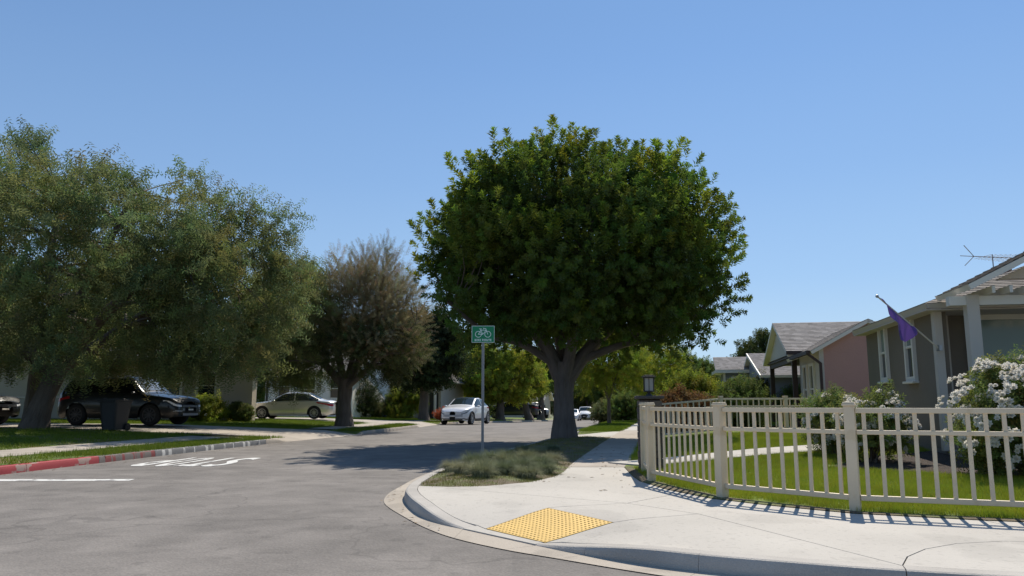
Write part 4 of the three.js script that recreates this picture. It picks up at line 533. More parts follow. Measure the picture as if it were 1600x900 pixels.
{ // right: taupe house
  const h = thing('taupe_house', 'taupe stucco house with pale porch columns at the right edge', 'house', [8.12, .3, -14.6], ANG), W = 2.75;
  mk('wall', bb(0, .16, -.15, W, -5.2, 0), M.taupe, h); mk('wall', bb(.16, 8, -.15, W, -.9, -.74), M.taupe, h); mk('wall', bb(.16, 8, -.15, W, -5.2, -5.04), M.taupe, h); mk('wall', bb(7.84, 8, -.15, W, -5.04, -.9), M.taupe, h);
  win(h, 0, 2.05, -3.6, -Math.PI / 2, .42, 1.15, { upper: M.blind }); win(h, 0, 2.05, -1.65, -Math.PI / 2, .42, 1.25, { upper: M.blind });
  win(h, 1.55, 1.75, -.74, 0, 1.3, 1.5, { upper: M.blind, fw: .16 }); mk('corner_board', rb(.15, W, .15, .01, -.01, W / 2 - .01, .0), M.trimGrey, h); mk('corner_board', rb(.12, W - .02, .1, .01, .35, W / 2 - .02, -.69), M.trimGrey, h);
  const E = W - .02, o = .3, R = 4.0; // hip roof
  const a = [-o, E, .35], b = [8 + o, E, .35], c = [8 + o, E, -5.2 - .12], d = [-o, E, -5.2 - .12], r0 = [3.1, R, -2.45], r1 = [5, R, -2.45];
  roofPlane(h, [d, a, r0], M.shingleTan); roofPlane(h, [a, b, r1, r0], M.shingleTan); roofPlane(h, [b, c, r1], M.shingleTan); roofPlane(h, [c, d, r0, r1], M.shingleTan);
  mk('soffit', bb(-o + .02, 8 + o - .02, E - .13, E - .11, -5.2 - .12 + .02, .33), M.trimGrey, h);
  // porch: columns, beam, open gable
  const pg = [.18, 1.35]; mk('column', rb(.2, 2.86, .2, .012, .12, 1.3, 1.35), M.trimGrey, h); mk('column', rb(.2, 2.7, .2, .012, 5.9, 1.22, 1.35), M.trimGrey, h);
  mk('porch_beam', bb(-.25, 6.4, W - .2, W - .04, 1.27, 1.43), M.trim, h);
  for (let k = 0; k < 22; k++) mk('rafter', bb(.32 + k * .27, .37 + k * .27, W - .035, W + .085, .38, 1.75), M.trim, h);
  const pe = W + .1, pr = pe + 1.52; roofPlane(h, [[-.1, pe, .3], [-.1, pe, 1.9], [2.9, pr, 1.9], [2.9, pr, .3]], M.shingleTan, M.trim, .1); roofPlane(h, [[5.9, pe, 1.9], [5.9, pe, .3], [2.9, pr, .3], [2.9, pr, 1.9]], M.shingleTan, M.trim, .1);
  gableWall(h, 'gable', 1.45, .5, 5.3, pe + .12, pr - .25, M.beige, 'z'); mk('porch_floor', bb(0, 6.4, -.2, .02, -.74, 1.6), M.oldConcrete, h);
  const v = mk('roof_vent', join([cyl(.14, .12, .2, 0, .1, 0), (() => { const g = new THREE.SphereGeometry(.2, 12, 8, 0, 6.29, 0, 1.6); g.scale(1, .6, 1); g.translate(0, .2, 0); return g; })()]), plain(.16, .05, .045, .7), h); v.position.set(2.2, 3.62, -2.2); v.scale.setScalar(.7);
  // aerial
  const an = thing('tv_antenna', 'grey television antenna on the roof of the taupe house', 'antenna', [10.95, 4.05, -17.2], .1), rod = (a, b, r) => { const c = new THREE.LineCurve3(V(...a), V(...b)); return new THREE.TubeGeometry(c, 1, r, 6); };
  an.scale.setScalar(.78); mk('mast', rod([0, -.45, 0], [0, .62, 0], .016), M.galv, an); mk('boom', rod([-.62, .55, 0], [.85, .52, 0], .014), M.galv, an);
  for (let k = 0; k < 9; k++) { const x = -.3 + k * .13, l = .35 + k * .03; mk('element', rod([x, .545 - k * .003, -l], [x, .545 - k * .003, l], .006), M.galv, an); }
  mk('element', rod([-.58, .55, 0], [-.9, .86, .05], .011), M.galv, an); mk('element', rod([-.58, .55, 0], [-.85, .28, -.05], .011), M.galv, an); mk('element', rod([-.62, .55, 0], [-1.0, .56, 0], .011), M.galv, an);
}
{ // purple flag on a pole
  const b = V(8.02, 2.2, -14.45), tip = V(6.72, 3.12, -14.0), f = thing('flag', 'limp purple flag on an angled white pole at the taupe house corner', 'flag'); mk('pole', tube([b, b.clone().lerp(tip, .5), tip], .016, .014, 4, 8), M.trim, f); const fin = mk('finial', new THREE.SphereGeometry(.03, 10, 8), M.steel, f); fin.position.copy(tip);
  mk('bracket', bx(.06, .1, .1, 8.04, 2.2, -14.45), M.steel, f);
  const d = V().subVectors(b, tip), g = gridGeo((u, v) => { const p = tip.clone().addScaledVector(d, .04 + u * .62), hang = (.14 + .62 * Math.sin(Math.PI * Math.min(1, u * 1.15)) * (.6 + .4 * u)) * v; const fold = Math.sin(u * 22 + v * 2) * .045 * v + Math.sin(u * 9) * .03 * v; return [p.x + fold * .5 + (u < .5 ? .10 * v : 0), p.y + .02 - hang * .8 + .04 * Math.sin(v * 5 + u * 8) * v, p.z + fold]; }, 40, 14); mk('cloth', g, plain(.15, .085, .34, .95, { side: THREE.DoubleSide, transmission: .25, thickness: 0 }), f);
}
{ // right: pink house
  const h = thing('pink_house', 'pink house with grey shingle roof and dark brown porch posts', 'house', [9.65, .3, -24.2], ANG), E = 2.62, e2 = 2.72;
  mk('wall', bb(.14, 2.9, -.2, E, -.14, 0), M.pink, h); mk('wall', bb(0, .14, -.2, E, -3.5, 0), M.cream, h); gableWall(h, 'gable', -.14, 0, 2.9, E, E + .84, M.pink, 'z', .14);
  mk('wall', bb(2.76, 2.9, -.2, E, -3.5, -.14), M.pink, h); mk('wall', bb(1.3, 8, -.2, e2, -9.7, -9.56), M.pink, h); mk('wall', bb(1.3, 1.44, -.2, e2, -9.56, -3.5), M.cream, h); mk('wall', bb(2.9, 8, -.2, e2, -3.6, -3.5), M.pink, h); mk('wall', bb(7.9, 8, -.2, e2, -9.56, -3.6), M.pink, h); mk('side_wall', bb(4.2, 7, -.2, 2.0, -3.5, -1.2), M.ochre, h);
  roofPlane(h, [[-.3, E - .12, -4.5], [-.3, E - .12, .3], [1.45, E + .86, .3], [1.45, E + .86, -4.5]], M.shingleGrey, M.trim); roofPlane(h, [[3.2, E - .12, .3], [3.2, E - .12, -4.5], [1.45, E + .86, -4.5], [1.45, E + .86, .3]], M.shingleGrey, M.trim);
  const R = e2 + 1.36; roofPlane(h, [[-.45, e2 - .1, -3.1], [8.3, e2 - .1, -3.1], [8.3, R, -6.5], [-.45, R, -6.5]], M.shingleGrey, M.trim); roofPlane(h, [[8.3, e2 - .1, -9.9], [-.45, e2 - .1, -9.9], [-.45, R, -6.5], [8.3, R, -6.5]], M.shingleGrey, M.trim);
  gableWall(h, 'gable', -.12, -9.6, -3.5, e2 - .05, R - .16, M.cream, 'x', .12); mk('porch_ceiling', bb(-.3, 1.3, e2 - .18, e2 - .12, -9.6, -3.5), M.brown, h);
  mk('gutter', bb(-.5, .1, E - .02, E + .1, -3.14, -3.02), M.brown, h); mk('gutter', bb(-.42, -.31, E - .22, E - .1, -3.0, .25), M.brown, h); mk('downpipe', join([beam(V(-.36, E - .2, .15), V(.02, E - .5, .09), .07, .07), bb(-.02, .06, -.2, E - .48, .03, .11)]), M.brown, h);
  mk('porch_post', rb(.17, 2.9, .17, .01, -.16, 1.2, -3.65), M.brown, h); mk('porch_post', rb(.17, 2.9, .17, .01, -.16, 1.2, -9.3), M.brown, h); mk('porch_beam', bb(-.24, -.08, e2 - .36, e2 - .18, -9.2, -3.75), M.brown, h);
  mk('door', bb(1.24, 1.3, 0, 2.05, -5.9, -5.0), M.darkTrim, h); win(h, 0, 1.35, -1.1, -Math.PI / 2, .55, 1.5, { frame: M.trim }); win(h, 0, 1.35, -2.3, -Math.PI / 2, .55, 1.5); win(h, 1.3, 1.4, -7.6, -Math.PI / 2, .9, 1.3); mk('porch_floor', bb(-.4, 1.3, -.25, .02, -9.6, -3.5), M.oldConcrete, h);
  mk('lean_to_roof', slab([[3.6, 2.25, -.8], [7.4, 2.25, -.8], [7.4, 2.5, -3.5], [3.6, 2.5, -3.5]], .12), M.shingleDark, h);
}
{ // right: grey gabled house further on
  const h = thing('grey_gabled_house', 'slate grey house with white trimmed gable and pergola brackets', 'house', [12.15, .25, -36.5], ANG), E = 2.35;
  mk('wall', bb(0, 8, -.25, E, -10, 0), M.slate, h); const R = 3.62;
  roofPlane(h, [[-.4, E - .1, .4], [8.3, E - .1, .4], [8.3, R, -5], [-.4, R, -5]], M.shingleGrey, M.trim); roofPlane(h, [[8.3, E - .1, -10.4], [-.4, E - .1, -10.4], [-.4, R, -5], [8.3, R, -5]], M.shingleGrey, M.trim);
  gableWall(h, 'gable', -.05, -9.6, -.4, E - .05, R - .14, M.slate); mk('barge_board', beam(V(-.45, E - .16, .42), V(-.45, R - .07, -5), .05, .16), M.trim, h);
  const bay = mk('bay_wall', bb(-1.5, 0, 1.35, E + .3, -9.6, -7.0), M.slate, h); mk('corner_board', bb(-1.56, -1.44, 1.3, E + .3, -7.04, -6.94), M.trim, h); mk('corner_board', bb(-.16, -.04, 1.3, E + .3, -7.04, -6.94), M.trim, h); win(h, -.78, 2.0, -7.0, 0, .5, .7, { mid: false, fw: .1 });
  mk('bay_fascia', bb(-2.0, .1, E + .3, E + .46, -10, -6.6), M.trim, h); roofPlane(h, [[-2.0, E + .48, -6.6], [.1, E + .48, -6.6], [.1, R + .02, -8.4], [-2.0, R + .02, -8.4]], M.shingleGrey, M.trim);
  for (const z of [-7.2, -8.3, -9.4]) mk('bracket', beam(V(-1.5, 1.4, z), V(-.02, .95, z), .09, .09), M.trim, h);
  for (let k = 0; k < 5; k++) mk('pergola_slat', beam(V(-1.2, 1.98, -4.6 + k * .5), V(-.02, 2.05, -4.6 + k * .5), .05, .1), M.trim, h);
  mk('door', bb(-.04, 0, .05, 2.0, -3.4, -2.5), M.darkTrim, h); mk('porch_post', rb(.14, 2.2, .14, .01, -.8, .9, -2.0), M.trim, h); mk('porch_post', rb(.14, 2.2, .14, .01, -.8, .9, -4.9), M.trim, h); win(h, 0, 1.35, -1.1, -Math.PI / 2, .7, 1.2);
  const t = thing('tan_house', 'tan house with tall grey roof between the pink and slate houses', 'house', [13.4, .25, -34.9], ANG); mk('wall', bb(0, 7, -.25, 2.5, .2, 1.0), M.tan, t); mk('wall', bb(0, .12, -.25, 2.5, -1.0, .2), M.tan, t); roofPlane(t, [[-.35, 2.42, 1.3], [7, 2.42, 1.3], [7, 3.75, -.2], [-.35, 3.75, -.2]], M.shingleGrey, M.trim); win(t, 0, 1.4, .6, -Math.PI / 2, .4, 1.2);
}
const LA = -.13;
{ // left: grey siding house with beige wing
  const h = thing('grey_siding_house', 'grey siding house with beige side wing behind the black cars', 'house', [-14.15, .4, -37.4], LA), E = 3.05;
  mk('wall', bb(-20, 0, -.2, E, -4, 0), M.greige, h);
  const board = bx(1, .2, .024); for (let k = 0; k < 6; k++) { const m = mk('siding_board', bb(-20, 0, -.1 + k * .19, .083 + k * .19, .002, .026 - .0), M.greige, h); m.rotation.x = 0; }
  mk('siding_band', bb(-20, 0, 1.06, 1.14, .002, .05), M.trimGrey, h);
  win(h, -2.55, 1.75, 0, 0, 1.1, 1.1, { fw: .14 }); win(h, -.62, 1.65, 0, 0, .85, 1.2, { fw: .13 }); win(h, -6.5, 1.75, 0, 0, 1.4, 1.1);
  mk('wing_wall', bb(.02, 1.85, -.2, E - .12, -.1, .3), M.beige, h); 
  roofPlane(h, [[-20.4, E - .1, .7], [2.3, E - .1, .7], [2.3, E + .85, -2], [-20.4, E + .85, -2]], M.shingleDark, M.trim); roofPlane(h, [[2.3, E - .1, -4.6], [-20.4, E - .1, -4.6], [-20.4, E + .85, -2], [2.3, E + .85, -2]], M.shingleDark, M.trim);
  mk('address_plaque', bx(.5, .14, .02, 1.1, .82, .312), M.darkTrim, h);
}
{ // left: white house behind the sedan
  const h = thing('white_house', 'white stucco house behind the silver sedan', 'house', [-10.6, .4, -51.5], LA), E = 3.1;
  mk('wall', bb(-6.1, 0, -.3, E, -9, 0), M.white, h); win(h, -4.75, 1.95, 0, 0, .75, 1.5, { fw: .12 }); win(h, -3.1, 1.75, 0, 0, 1.0, 1.3, { fw: .12 }); win(h, -1.0, 1.8, 0, 0, 1.0, 1.2, { fw: .12 }); mk('door', bb(-.02, .04, 0, 2.1, -2.4, -1.4), M.trim, h);
  mk('corner_pipe', bb(-6.02, -5.9, -.3, E, .005, .09), M.darkTrim, h);
  roofPlane(h, [[-6.5, E - .1, .5], [.4, E - .1, .5], [.4, E + 1.6, -4.5], [-6.5, E + 1.6, -4.5]], M.shingleGrey, M.trim); roofPlane(h, [[.4, E - .1, -9.5], [-6.5, E - .1, -9.5], [-6.5, E + 1.6, -4.5], [.4, E + 1.6, -4.5]], M.shingleGrey, M.trim); gableWall(h, 'gable', 0, -9, 0, E - .02, E + 1.5, M.white);
}
{ // left: house with garage door
  const h = thing('garage_house', 'grey roofed house with pale garage door, left of the white crossover', 'house', [-5.6, .15, -59.5], -.2), E = 2.75;
  mk('wall', bb(-7, -1.6, -.4, E, -8, 0), M.greige, h); mk('porch_wall', bb(-1.6, -.2, -.4, E, -8, -1.2), M.tan, h);
  const gd = mk('garage_door', bb(-3.0, -1.95, -.2, 1.95, .0, .04), M.trim, h); for (let k = 0; k < 4; k++) mk('panel', bb(-2.95, -2.0, -.15 + k * .52, .31 + k * .52, .04, .055), M.trim, gd);
  mk('column', rb(.16, 2.9, .16, .01, -1.3, 1.15, .05), M.trim, h); mk('column', rb(.16, 2.9, .16, .01, -.3, 1.15, .05), M.trim, h); mk('door', bb(-1.1, -.4, -.2, 1.9, -1.2, -1.15), M.darkTrim, h); win(h, -4.9, 1.5, 0, 0, 1.1, 1.2); win(h, -6.3, 1.5, 0, 0, .8, 1.2);
  const o = .5; roofPlane(h, [[-7 - o, E, o], [o, E, o], [-2.2, E + 1.7, -4], [-4.6, E + 1.7, -4]], M.shingleGrey, M.trim); roofPlane(h, [[o, E, o], [o, E, -8 - o], [-2.2, E + 1.7, -4]], M.shingleGrey, M.trim); roofPlane(h, [[o, E, -8 - o], [-7 - o, E, -8 - o], [-4.6, E + 1.7, -4], [-2.2, E + 1.7, -4]], M.shingleGrey, M.trim); roofPlane(h, [[-7 - o, E, -8 - o], [-7 - o, E, o], [-4.6, E + 1.7, -4]], M.shingleGrey, M.trim);
  const p = thing('utility_pole', 'thin grey pole between the half bare tree and the garage house', 'pole', [-10.6, .3, -53.0]); mk('shaft', cyl(.05, .045, 2.1, 0, 1.0, 0), M.galv, p); mk('cap', new THREE.SphereGeometry(.055, 8, 6), M.galv, p).position.y = 2.05;
}
{ // striped flag above the garage house roof
  const f = thing('striped_flag', 'small red and white striped cloth above the garage house roof', 'flag', [-7.1, 3.3, -60.2]); mk('pole', cyl(.02, .02, 1.5, 0, .6, 0, 8), M.trim, f); const red = plain(.45, .05, .05, .9), wh = plain(.75, .72, .68, .9);
  for (let k = 0; k < 7; k++) mk('stripe', gridGeo((u, v) => [.02 + u * .85, .75 + (k + v) * .075 - .12 * u, Math.sin(u * 7) * .07], 12, 1), k % 2 ? wh : red, f);
}
{ // far house at the bend
  const h = thing('far_house', 'distant house with pale grey roof beyond the dark angular truck', 'house', [4.3, gy(-112) + .1, -112], -.2), E = 2.9;
  mk('wall', bb(-9, 0, -.5, E, -8, 0), M.beige, h); win(h, -2, 1.6, 0, 0, 1.4, 1.2); win(h, -5, 1.6, 0, 0, 1.4, 1.2); mk('door', bb(-.02, .04, 0, 2.1, -3, -2), M.darkTrim, h);
  roofPlane(h, [[-9.5, E - .1, .6], [.5, E - .1, .6], [.5, E + 2.2, -4], [-9.5, E + 2.2, -4]], M.shingleGrey, M.trim); roofPlane(h, [[.5, E - .1, -8.6], [-9.5, E - .1, -8.6], [-9.5, E + 2.2, -4], [.5, E + 2.2, -4]], M.shingleGrey, M.trim); gableWall(h, 'gable', 0, -8, 0, E - .02, E + 2.1, M.beige);
}

// ---------------------------------------------------------------- vehicles
const itp = pts => x => { let i = 0; while (i < pts.length - 2 && x > pts[i + 1][0]) i++; const [a, b] = [pts[i], pts[i + 1]], t = clamp((x - a[0]) / (b[0] - a[0])); return lerp(a[1], b[1], t); };
const smooth = (f, w) => x => { let s = 0; for (let k = -3; k <= 3; k++) s += f(x + k * w / 3); return s / 7; };
function vehicle({ name, label, group, at, turn, L, W, top, belt, roofW, paint, wheelR = .34, axles, n = 5, clear = .22, cowl, screen, rearTop, rearBase, bpillar, roofMat, rim, lamp = true, plate = true, details, glassMat = M.glass, cladding }) {
  const t = thing(name, label, 'car', at, turn, group);
  const T = smooth(itp(top), .12), B0 = smooth(itp(belt), .1), B = x => Math.min(B0(x), T(x) - .01), RW = smooth(itp(roofW), .12), h = L / 2;
  const wOf = x => W / 2 * Math.pow(Math.max(0, 1 - Math.pow(Math.abs(x) / h, n)), 1 / n), xOf = z => h * Math.pow(Math.max(0, 1 - Math.pow(Math.min(1, Math.abs(z) / (W / 2)), n)), 1 / n);
  const AR = wheelR * 1.14;
  const low = x => { let y = clear + .1 * sm(.86, 1, Math.abs(x) / h); for (const a of axles) { const d = AR * AR - (x - a) * (x - a); if (d > 0) y = Math.max(y, wheelR + Math.sqrt(d)); } return y; };
  const bulge = v => 1 - .075 * Math.pow(Math.max(0, .55 - v) / .55, 2) - .045 * Math.pow(Math.max(0, v - .55) / .45, 2);
  // s in 0..1 body side, 1..2 greenhouse side, 2..3 top (edge to centre)
  const P = (x, s, side, off = 0) => {
    const w = wOf(x), lo = Math.min(low(x), B(x) - .05), b = B(x), tp = T(x), edge = Math.max(b + .004, tp - .07 * RW(x)), rw = w * RW(x), wb = w * bulge(1); let y, z;
    if (s <= 1) { y = lerp(lo, b, s); const v = clamp((y - clear) / (b - clear)); z = w * bulge(v); } else if (s <= 2) { const u = s - 1; y = lerp(b, edge, u); z = lerp(wb, rw, u) + Math.sin(u * Math.PI) * .02; } else { const u = s - 2; y = edge + (tp - edge) * (1 - (1 - u) * (1 - u)); z = rw * (1 - u); }
    const rake = Math.abs(x) > h * .9 && s <= 1 ? 1 - .014 * Math.pow((y - clear) / (b - clear) * 2 - .9, 2) : 1; return V(x * rake, y, z * side);
  };
  const Nrm = (x, s, side) => { const e = .01, a = P(x - e, s, side), b = P(x + e, s, side), c = P(x, Math.max(.001, s - e), side), d = P(x, Math.min(2.999, s + e), side); const q = V().subVectors(b, a).cross(V().subVectors(d, c)).normalize(); const o = V(0, q.y, side); if (s > 2) { if (q.y < 0) q.negate(); } else if (q.z * side < 0) q.negate(); return q; };
  const xs = new Set(); for (let i = 0; i <= 70; i++) xs.add(lerp(-h * .985, h * .985, i / 70)); for (const k of [.988, .991, .994, .9965, .998, .9992, .9999]) { xs.add(h * k); xs.add(-h * k); } for (const a of axles) for (let i = 0; i <= 16; i++) xs.add(a - Math.cos(i / 16 * Math.PI) * AR); const X = [...xs].sort((a, b) => a - b);
  const ss = [0, .12, .25, .4, .55, .7, .82, .92, 1, 1.2, 1.45, 1.7, 1.9, 2, 2.12, 2.3, 2.55, 2.8, 3];
  const shell = side => { const p = [], ix = [], m = ss.length; for (const x of X) for (const s of ss) { const q = P(x, s, side); p.push(q.x, q.y, q.z); } for (let i = 0; i < X.length - 1; i++) for (let j = 0; j < m - 1; j++) { const a = i * m + j, b = a + 1, c = a + m, d = c + 1; side > 0 ? ix.push(a, c, b, b, c, d) : ix.push(a, b, c, b, d, c); } const g = new THREE.BufferGeometry(); g.setAttribute('position', new THREE.Float32BufferAttribute(p, 3)); g.setIndex(ix); g.computeVertexNormals(); return g; };
  const body = mk('body', join([shell(1), shell(-1)]), paint, t);
  const patch = (nm, x0, x1, s0, s1, sides, mat, off = .006, par = t) => { const gs = sides.map(side => { const g = gridGeo((u, v) => { const x = lerp(x0, x1, u), s = typeof s0 === 'function' ? lerp(s0(x), s1(x), v) : lerp(s0, s1, v), q = P(x, s, side).addScaledVector(Nrm(x, s, side), off); return [q.x, q.y, q.z]; }, 16, 8); return g; }); return mk(nm, join(gs), mat, par); };
  const fpatch = (nm, z0, z1, s0, s1, end, mat, off = .008, par = t) => { const g = gridGeo((u, v) => { const z = lerp(z0, z1, u), x = Math.min(xOf(z), h * .9999) * end, q = P(x, lerp(s0, s1, v), z < 0 ? -1 : 1); q.z = z * .985; q.x += off * end; return [q.x, q.y, q.z]; }, 12, 4); return mk(nm, g, mat, par); };
  // glass
  const gl = (x0, x1) => { for (const side of [1, -1]) patch('side_window', x0, x1, 1.1, 1.9, [side], glassMat, .005); };
  const gx = [rearBase + .12, ...(bpillar || []).flatMap(b => [b - .04, b + .04]), cowl - .1]; for (let i = 0; i < gx.length; i += 2) gl(gx[i], gx[i + 1]);
  patch('windscreen', screen + .03, cowl - .05, 2.1, 3, [1, -1], glassMat, .005); patch('rear_window', rearBase + .06, rearTop - .04, 2.12, 3, [1, -1], glassMat, .005);
  if (roofMat) patch('roof_panel', rearTop + .02, screen - .0, 2.05, 3, [1, -1], roofMat, .006);
  // wheels
  const ty = new THREE.LatheGeometry([[wheelR * .62, -.1], [wheelR * .9, -.108], [wheelR * .985, -.085], [wheelR, -.05], [wheelR, .05], [wheelR * .985, .085], [wheelR * .9, .108], [wheelR * .62, .1]].map(q => new THREE.Vector2(...q)), 28); ty.rotateX(Math.PI / 2);
  const R = wheelR * .66, rimG = join([(() => { const g = new THREE.TorusGeometry(R * .97, .018, 8, 28); return g; })(), cyl(R * .25, R * .25, .03).rotateX(Math.PI / 2), ...Array.from({ length: 10 }, (_, k) => { const g = new THREE.BoxGeometry(R * .78, R * .13, .022); g.translate(R * .55, 0, 0); g.rotateZ(k * .6283); return g; })]), discG = cyl(R * .98, R * .98, .02, 0, 0, 0, 24).rotateX(Math.PI / 2);
  for (const a of axles) for (const side of [1, -1]) { const w = mk('wheel', ty, M.rubber, t); w.position.set(a, wheelR, side * (W / 2 - .125)); const d = mk('brake_disc', discG, M.black, w); d.position.z = side * .05; const r = mk('rim', rimG, rim || M.steel, w); r.position.z = side * .088; }
  mk('underbody', bx(L * .9, .3, W * .72, 0, clear + .2, 0), M.black, t); for (const a of axles) mk('wheel_well', bx(AR * 2, .3, W * .8, a, wheelR + AR * .62, 0), M.black, t);
  // lamps, plates, mirrors, handles
  for (const side of [1, -1]) { mk('mirror', (() => { const g = new THREE.SphereGeometry(.1, 12, 8); g.scale(.75, .62, 1); return g; })(), paint, t).position.set(cowl - .28, B(cowl - .3) + .06, side * (W / 2 + .07)); for (const dx of (bpillar || []).slice(0, 2)) { const q = P(dx - .12, .84, side); mk('door_handle', rb(.18, .03, .03, .01, q.x, q.y, q.z + side * .012), paint, t); } for (const dx of bpillar || []) patch('door_gap', dx - .004, dx + .004, .1, .99, [side], M.black, .002); }
  const api = { t, P, patch, fpatch, T, B, wOf, h, W, body };
  if (lamp) for (const side of [1, -1]) { const f = W / 2; fpatch('headlight', side * f * .55, side * f * .97, details?.slim ? .74 : .70, details?.slim ? .84 : .86, 1, details?.head || plain(.75, .77, .8, .12)); fpatch('tail_light', side * f * .6, side * f * .985, .68, .9, -1, plain(.33, .012, .015, .2)); }
  if (plate) { fpatch('plate', -.16, .16, .42, .55, 1, M.trim, .02); fpatch('plate', -.16, .16, .5, .62, -1, M.trim, .02); }
  if (cladding) { for (const side of [1, -1]) patch('sill', axles[0] + AR, axles[1] - AR, .02, .2, [side], M.black, .006); }
  if (details?.fn) details.fn(api); return t;
}
const carPaint = (r, g, b, o = {}) => plain(r, g, b, .35, { clearcoat: 1, clearcoatRoughness: .04, ...o });
const blackPaint = carPaint(.004, .0045, .005, { clearcoat: .55 }), whitePaint = carPaint(.72, .73, .74), silver = carPaint(.64, .62, .565, { metalness: .5, roughness: .3 });
const sedanDims = { L: 4.83, W: 1.83, axles: [-1.42, 1.40], wheelR: .335, clear: .19, cowl: 1.02, screen: .28, rearTop: -.98, rearBase: -1.72, bpillar: [-.33, -1.2].slice(0, 1), top: [[-2.42, .92], [-2.3, 1.0], [-1.75, 1.06], [-.95, 1.42], [-.4, 1.475], [.25, 1.44], [1.05, 1.0], [1.9, .9], [2.3, .78], [2.42, .66]], belt: [[-2.42, .86], [-1.7, .95], [1.0, .90], [2.0, .82], [2.42, .6]], roofW: [[-2.42, .86], [-1.7, .8], [-1, .70], [.3, .70], [1.1, .82], [2.42, .86]], n: 5.5 };
vehicle({ ...sedanDims, name: 'sedan', label: 'silver sedan parked on the driveway behind the half bare tree', at: [-12.0, LYT(-12.0, -42.6) + .006, -42.6], turn: Math.PI - .13 + .1, paint: silver, details: { fn: a => { a.fpatch('grille', -.45, .45, .45, .68, 1, M.black); a.fpatch('lower_intake', -.6, .6, .08, .24, 1, M.black); for (const s of [1, -1]) a.patch('window_trim', -1.5, .85, .985, 1.06, [s], M.steel, .006); } } });
const suvDims = { L: 4.95, W: 2.0, axles: [-1.48, 1.46], wheelR: .39, clear: .26, cowl: 1.12, screen: .5, rearTop: -2.0, rearBase: -2.3, bpillar: [-.2, -1.25], top: [[-2.48, 1.1], [-2.36, 1.3], [-2.0, 1.72], [-1.2, 1.8], [.4, 1.79], [.55, 1.75], [1.15, 1.2], [2.0, 1.1], [2.36, 1.02], [2.48, .8]], belt: [[-2.48, 1.05], [-1.5, 1.16], [1.1, 1.1], [2.2, 1.0], [2.48, .78]], roofW: [[-2.48, .8], [-2, .72], [.4, .72], [1.2, .84], [2.48, .88]], n: 7 };
vehicle({ ...suvDims, name: 'suv', label: 'black SUV parked on the driveway behind the trash bin', at: [-14.35, LYT(-14.35, -29.2) + .006, -29.2], turn: -.16, paint: blackPaint, rim: plain(.05, .05, .052, .4), glassMat: plain(.006, .007, .008, .05), details: { fn: a => { a.fpatch('grille', -.52, .52, .66, .88, 1, M.black); for (let k = 0; k < 3; k++) a.fpatch('grille_bar', -.5, .5, .69 + k * .065, .715 + k * .065, 1, M.steel, .014); for (const s of [1, -1]) a.fpatch('fog_lamp', s * .55, s * .9, .33, .4, 1, M.steel); a.fpatch('lower_intake', -.7, .7, .22, .32, 1, M.black, .01); a.fpatch('skid_plate', -.5, .5, .0, .18, 1, plain(.3, .3, .31, .5), .02); mk('windscreen', gridGeo((u, v) => { const q = a.P(lerp(.56, 1.06, v), 2.14 + .86 * (1 - Math.abs(u * 2 - 1)), u < .5 ? -1 : 1); return [q.x + .004, q.y + .012, q.z]; }, 20, 8), plain(.16, .19, .24, .08), a.t); for (const s of [1, -1]) mk('roof_rail', tube([V(-1.7, 1.79, s * .66), V(-.6, 1.85, s * .67), V(.3, 1.81, s * .66)], .018, .018, 8, 6), M.steel, a.t); } } });
vehicle({ ...suvDims, name: 'suv', label: 'black vehicle in deep shade at the left edge of the photo', at: [-20.6, LYT(-20.6, -28.2) + .006, -28.2], turn: -.14, paint: blackPaint, glassMat: plain(.006, .007, .008, .05), rim: plain(.05, .05, .052, .4), details: { fn: a => { a.fpatch('grille', -.52, .52, .66, .88, 1, M.black); } } });
vehicle({ name: 'crossover', label: 'white electric crossover parked at the left curb facing the camera', L: 4.71, W: 1.88, axles: [-1.48, 1.5], wheelR: .36, clear: .2, cowl: 1.0, screen: .22, rearTop: -1.2, rearBase: -2.0, bpillar: [-.3], top: [[-2.36, 1.0], [-2.25, 1.1], [-1.9, 1.2], [-1.1, 1.5], [-.4, 1.61], [.2, 1.58], [1.02, 1.14], [1.8, 1.04], [2.2, .93], [2.36, .74]], belt: [[-2.36, .95], [-1.5, 1.08], [1, 1.0], [2.0, .9], [2.36, .7]], roofW: [[-2.36, .84], [-1.4, .7], [.2, .70], [1.1, .84], [2.36, .86]], n: 4.5, at: [-2.75, gy(-46.6) + .006, -46.6], turn: -1.85, paint: whitePaint, roofMat: plain(.01, .01, .012, .08), cladding: true, details: { head: plain(.16, .17, .18, .1), slim: true, fn: a => { a.fpatch('grille_panel', -.6, .6, .40, .66, 1, plain(.46, .47, .49, .3)); a.fpatch('grille_edge', -.62, .62, .665, .69, 1, M.black, .011); for (const s of [1, -1]) { a.fpatch('bumper_trim', s * .6, s * .93, .16, .24, 1, M.black, .01); a.patch('wheel_arch_trim', 1.5 - .46, 1.5 + .46, .0, .12, [s], M.black, .006); a.patch('wheel_arch_trim', -1.48 - .46, -1.48 + .46, .0, .12, [s], M.black, .006); } a.fpatch('lower_intake', -.6, .6, .04, .2, 1, M.black, .012); const b = mk('badge', new THREE.CylinderGeometry(.035, .035, .01, 14), M.black, a.t); b.rotation.z = Math.PI / 2; b.position.set(2.37, .74, 0); } } });
